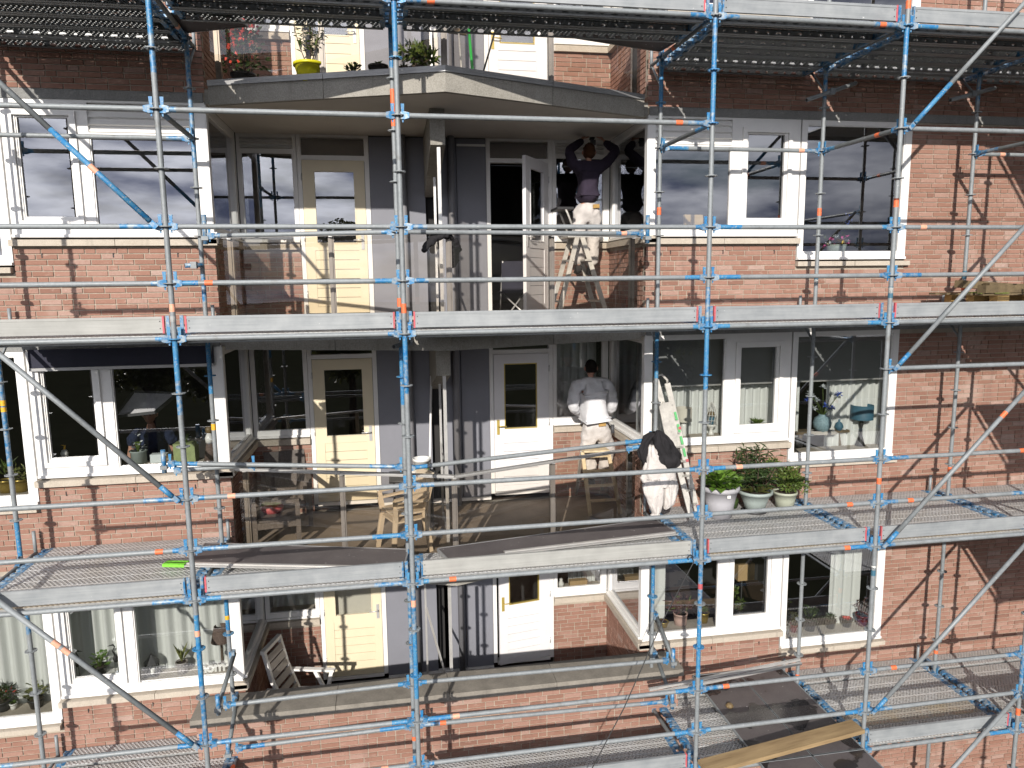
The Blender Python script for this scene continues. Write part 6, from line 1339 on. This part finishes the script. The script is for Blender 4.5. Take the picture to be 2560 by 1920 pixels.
# lowest left window
hb = z0_+1.084
def l0(u, v=1665, y=1.95): return at(u, v, y).x
def heron(label, x, z, s_, flip):
    t = thing('heron_figure', label, 'figurine', (x, 1.95, z), 0, 'black heron figurines')
    B('black').lathe([(0.001, 0.13*s_), (0.02*s_, 0.14*s_), (0.035*s_, 0.19*s_), (0.02*s_, 0.24*s_), (0.001, 0.25*s_)], n=10).build('body', t)
    B('black').tube([(0, 0, 0.23*s_), (0.03*flip*s_, 0, 0.30*s_), (0.0, 0, 0.36*s_), (0.02*flip*s_, 0, 0.39*s_), (0.09*flip*s_, 0, 0.375*s_)], [.012*s_, .009*s_, .008*s_, .013*s_, .002], 6).build('neck', t)
    for d_ in (-0.012, 0.012): B('black').tube([(d_, 0, 0.14*s_), (d_*1.5, 0, 0)], 0.003, 5).build('leg', t)
heron('black heron figurine at the left of the lowest opening window', l0(193), z0_+1.16, 0.8, 1); heron('black heron figurine at the right of the lowest opening window', l0(291), z0_+1.16, 0.9, -1)
plant('potted_plant', 'leafy plant in a glossy black pot between the heron figurines', (l0(250), 1.95, z0_+1.16), (0.06, 0.085, 0.10, 'pot_black_gloss', 0.004), fol_broad('leaf_bright', 0.1, 0.09, 34, 0.07, 0.04))
o = B('white_frame').box(-3.98, -3.46, 1.86, 2.05, hb, hb+0.075).build('riser'); tag(o, 'white riser board under the heron figurines', 'box')
t = thing('lantern', 'dark metal lantern with a peaked roof in the lowest left window', 'lantern', (l0(380), 1.95, hb))
for sx in (-1, 1):
    for sy in (-1, 1): B('dark_grey').bar((sx*.065, sy*.065, 0), (sx*.055, sy*.055, 0.15), 0.012, 0.012, (0, 1, 0)).build('post', t)
B('dark_grey').lathe([(0.095, 0.15), (0.085, 0.17), (0.03, 0.23), (0.015, 0.26), (0.001, 0.265)], n=8, smooth=False).build('roof', t); B('dark_grey').box(-0.075, 0.075, -0.075, 0.075, 0, 0.015).build('base', t); B('ceramic_white').lathe([(0.03, 0.015), (0.03, 0.08), (0.001, 0.08)], n=10).build('candle', t)
plant('potted_plant', 'sansevieria in a round brown glazed pot by the home letters', (l0(457), 1.92, hb), (0.055, 0.07, 0.15, 'slat_grey', 0.004), fol_rosette('leaf_variegated', 0.14, 6, 0.24, 0.045, 2.4))
lamp('wooden lamp with a patterned dark shade at the lowest left window', (l0(552, 1640), 2.02, hb), 'bark', 'pattern_shade', 0.12, 0.075, 0.20, 0.32, [(0.001, 0), (0.06, 0), (0.06, 0.015), (0.018, 0.03), (0.014, 0.3)])
o = B('ceramic_white').lathe([(0.001, 0), (0.03, 0), (0.035, 0.1), (0.02, 0.16), (0.028, 0.19), (0.015, 0.22), (0.001, 0.225)], n=12).build('figurine', None, (l0(567, 1640), 1.95, hb)); tag(o, 'small pale figurine beside the wooden lamp', 'figurine')
fc = bpy.data.curves.new('home_letters', 'FONT'); fc.body = 'home'; fc.size = 0.175; fc.extrude = 0.012; fc.align_x = 'CENTER'; fc.offset = 0.006; fc.space_character = 0.92
ft_ = bpy.data.objects.new('home_text', fc); COL.objects.link(ft_); me_ = bpy.data.meshes.new_from_object(ft_.evaluated_get(bpy.context.evaluated_depsgraph_get())); bpy.data.objects.remove(ft_)
fo = bpy.data.objects.new('home_letters', me_); COL.objects.link(fo); fo.location = (l0(541, 1680, 1.88), 1.875, hb+0.004); fo.rotation_euler = (R(90), 0, 0); me_.materials.append(M['ceramic_white']); tag(fo, 'white letters spelling home standing in the window', 'letters')
for (u, v, lb, pa, fol) in ((8, 1760, 'red tipped grassy plant at the lower left edge', (0.06, 0.08, 0.12, 'pot_dark', .004), fol_bush('leaf_dark', 0.12, (0, 0, 0.22), (0.14, 0.1, 0.12), 160, 0.09, 0.012, dry='petal_red')), (36, 1780, 'tiny plant in a white pot at the lower left window', (0.03, 0.04, 0.075, 'ceramic_white', .003), fol_rosette('leaf_mid', 0.07, 14, 0.06, 0.016, 0.8)), (92, 1765, 'yellow green leafy plant in a dark bowl at the lower left window', (0.065, 0.09, 0.11, 'pot_black_gloss', .004), fol_broad('leaf_variegated', 0.11, 0.10, 34, 0.075, 0.045))):
    p = at(u, v, 1.95); plant('potted_plant', lb, (p.x, 1.95, z0_+0.809), pa, fol)
# lowest right windows
def r0_(u, v=1570, y=1.95): return at(u, v, y).x
plant('potted_plant', 'reddish leafed plant in a pink pot in the lowest bay window', (r0_(1702), 1.97, hb), (0.085, 0.095, 0.16, 'pot_pink', .004), fol_bush('leaf_purple', 0.16, (0, 0, 0.26), (0.15, 0.1, 0.12), 150, 0.09, 0.03, dry='leaf_mid'))
plant('potted_plant', 'cactus in a brass coloured pot in the lowest bay window', (r0_(1758), 1.95, hb), (0.055, 0.075, 0.15, 'pot_brass', .004), fol_rosette('leaf_mid', 0.15, 22, 0.12, 0.014, 1.5))
plant('potted_plant', 'small woven basket plant at the left of the lowest bay window', (r0_(1657), 1.93, hb), (0.05, 0.07, 0.08, 'pot_brass', .004), fol_rosette('leaf_purple', 0.08, 8, 0.05, 0.03, 0.4))
o = B('tape_yellow').lathe([(0.001, 0), (0.03, 0.01), (0.04, 0.05), (0.02, 0.1), (0.025, 0.13), (0.001, 0.15)], n=12).build('figurine', None, (r0_(1798), 1.93, hb)); tag(o, 'yellow bird ornament in the lowest bay window corner', 'figurine')
plant('potted_plant', 'small conifer shoot behind the lowest opening sash', (r0_(1850, 1530), 1.98, z0_+1.15), (0.03, 0.04, 0.05, 'pot_dark', .003), fol_bush('leaf_mid', 0.05, (0, 0, 0.13), (0.07, 0.06, 0.09), 90, 0.05, 0.012))
wz = z0_+0.809
for (u, lb, pa, fol) in ((1965, 'climbing plant in a white pot at the left of the lowest wide window', (0.05, 0.06, 0.12, 'ceramic_white', .003), fol_shoots('leaf_mid', 0.12, 4, 0.55, 0.06, 0.06, 0.03, 12)), (1985, 'bushy plant in a red gloss pot in the lowest wide window', (0.05, 0.06, 0.11, 'pot_red_gloss', .003), fol_bush('leaf_olive', 0.11, (0, 0, 0.19), (0.1, 0.08, 0.08), 130, 0.05, 0.02)),
        (2025, 'jade plant in a round black gloss pot', (0.07, 0.10, 0.17, 'pot_black_gloss', .003), fol_broad('leaf_dark', 0.17, 0.17, 110, 0.06, 0.035)), (2077, 'spiky aloe in a round black gloss pot', (0.055, 0.08, 0.13, 'pot_black_gloss', .003), fol_rosette('leaf_dark', 0.12, 30, 0.13, 0.02, 1.1)),
        (2117, 'red leafed plant in a round black gloss pot', (0.055, 0.085, 0.12, 'pot_black_gloss', .003), fol_rosette('petal_red', 0.11, 16, 0.08, 0.03, 0.4)), (2155, 'orchid stems in a red gloss pot at the right of the lowest wide window', (0.07, 0.095, 0.16, 'pot_red_gloss', .003), fol_shoots('leaf_purple', 0.15, 6, 0.28, 0.10, 0.07, 0.03, 5))):
    plant('potted_plant', lb, (r0_(u, 1560), 1.96, wz), pa, fol)
# room furniture seen through the lowest right windows
t = thing('round_table', 'round dark table with white cloths inside the lowest right room', 'table', (5.0, 2.95, z0_-0.08)); B('table_top').lathe([(0.001, 0.76), (0.62, 0.76), (0.62, 0.73), (0.001, 0.73)], n=32).build('table_top', t); B('black').tube([(0, 0, 0), (0, 0, 0.73)], 0.06, 10).build('leg', t)
for k, (x, y, a) in enumerate(((5.12, 2.62, 0.2), (5.30, 2.55, -0.3))):
    o = B('linen').box(-0.16, 0.16, -0.11, 0.11, 0, 0.006).build('cloth', None, (x, y, z0_+0.683+k*0.007)); o.rotation_euler = (0, 0, a); tag(o, ('white cloth lying on the round table near the window', 'second white cloth on the round table by the black pots')[k], 'cloth')
t = thing('table_lamp', 'standing lamp with a square tan shade inside the lowest right room', 'lamp', (5.30, 3.3, z0_-0.08)); B('parcel').box(-0.14, 0.14, -0.14, 0.14, 1.15, 1.42).build('lamp_shade', t); B('black').tube([(0, 0, 0.0), (0, 0, 1.3)], 0.015, 8).build('stem', t)
t = thing('flower_vase', 'white jug of orange flowers on the round table', 'vase', (4.72, 2.95, z0_+0.683)); B('ceramic_white').lathe([(0.001, 0), (0.05, 0), (0.07, 0.1), (0.045, 0.2), (0.055, 0.24), (0.045, 0.24)], n=16).build('jug', t); fol_bush('leaf_mid', 0.2, (0.18, 0, 0.36), (0.18, 0.14, 0.16), 160, 0.06, 0.03, dry='petal_red')(t)
o = B('cream_door').box(3.6, 4.15, 4.6, 4.68, z0_-0.08, z0_+1.9).build('cupboard'); tag(o, 'cream cupboard at the back of the lowest right room', 'cupboard')
t = thing('camping_chair', 'folding chair with blue fabric just inside the open balcony door', 'chair', (1.72, 3.62, Z0[2]-0.08)); B('navy').box(-0.22, 0.22, -0.02, 0.0, 0.42, 0.86).build('backrest', t); B('navy').box(-0.22, 0.22, 0, 0.38, 0.40, 0.42).build('seat', t)
for sx in (-1, 1): B('chrome').tube([(sx*0.2, -0.1, 0), (sx*-0.2, 0.3, 0.42)], 0.012, 6).build('leg', t); B('chrome').tube([(sx*0.2, 0.36, 0), (sx*0.2, -0.02, 0.86)], 0.012, 6).build('leg', t)
o = B('ceramic_white').lathe([(0.001, 0), (0.04, 0), (0.05, 0.05), (0.02, 0.1), (0.03, 0.12), (0.001, 0.14)], n=12).build('figurine', None, (2.35, YB+0.2, z0_+1.102)); tag(o, 'white swan ornament in the lowest balcony window', 'figurine')
o = B('parcel').box(-0.14, 0.14, -0.05, 0.05, 0, 0.09).build('trough', None, (2.62, YB+0.2, z0_+1.102)); tag(o, 'brown wooden trough in the lowest balcony window', 'planter')
# ------------------------------------------------------------------ trees across the road, seen mirrored in the windows
def tree(label, x, y, h, r, seed):
    q = random.Random(seed); t = thing('street_tree', label, 'tree', (x, y, -4.2), 0, 'trees across the road')
    mt = B('bark'); mt.tube([(0, 0, 0), (0.1, 0, h*0.3), (0, 0.1, h*0.62)], [0.26, 0.19, 0.10], 10)
    lob = []
    for k in range(16):
        a = q.uniform(0, 6.28); rr_ = r*math.sqrt(q.random())*0.8; z_ = h*q.uniform(0.38, 0.95); rr_ *= 1.15-abs(z_/h-0.6); c = Vector((rr_*math.cos(a), rr_*math.sin(a), z_)); lob.append((c, q.uniform(0.22, 0.4)*r)); mt.tube([(0, 0, h*q.uniform(0.3, 0.55)), tuple(c*0.6+Vector((0, 0, h*0.22))), tuple(c)], [0.07, 0.045, 0.015], 6)
    mt.build('trunk', t); mb = B('leaf_olive')
    for k in range(7500):
        c, lr = q.choice(lob); d = Vector((q.gauss(0, 1), q.gauss(0, 1), q.gauss(0, 1))).normalized(); p = c+d*lr*q.uniform(0.5, 1.05)
        mb.leaf(p, (q.uniform(-1, 1), q.uniform(-1, 1), q.uniform(-1, .6)), (q.uniform(-1, 1), q.uniform(-1, 1), 1), q.uniform(.22, .42), q.uniform(.14, .26), 0.2)
    mb.build('crown', t)
tree('tall street tree mirrored in the upper cream door', -2.4, -26, 13.2, 2.6, 1); tree('broad street tree mirrored low in the left windows', -13, -30, 10.5, 3.6, 2); tree('street tree mirrored behind the right windows', 16, -34, 9.5, 3.4, 3)

t = thing('roller_blind', 'beige roller blind behind the glass of the lowest cream door', 'roller blind', (-0.81, YB+0.09, z0_+1.0)); B('shade_cream').box(-0.26, 0.26, 0, 0.004, 0, 0.99).build('fabric', t); B('alu').box(-0.26, 0.26, -0.004, 0.008, -0.02, 0).build('bottom_bar', t)
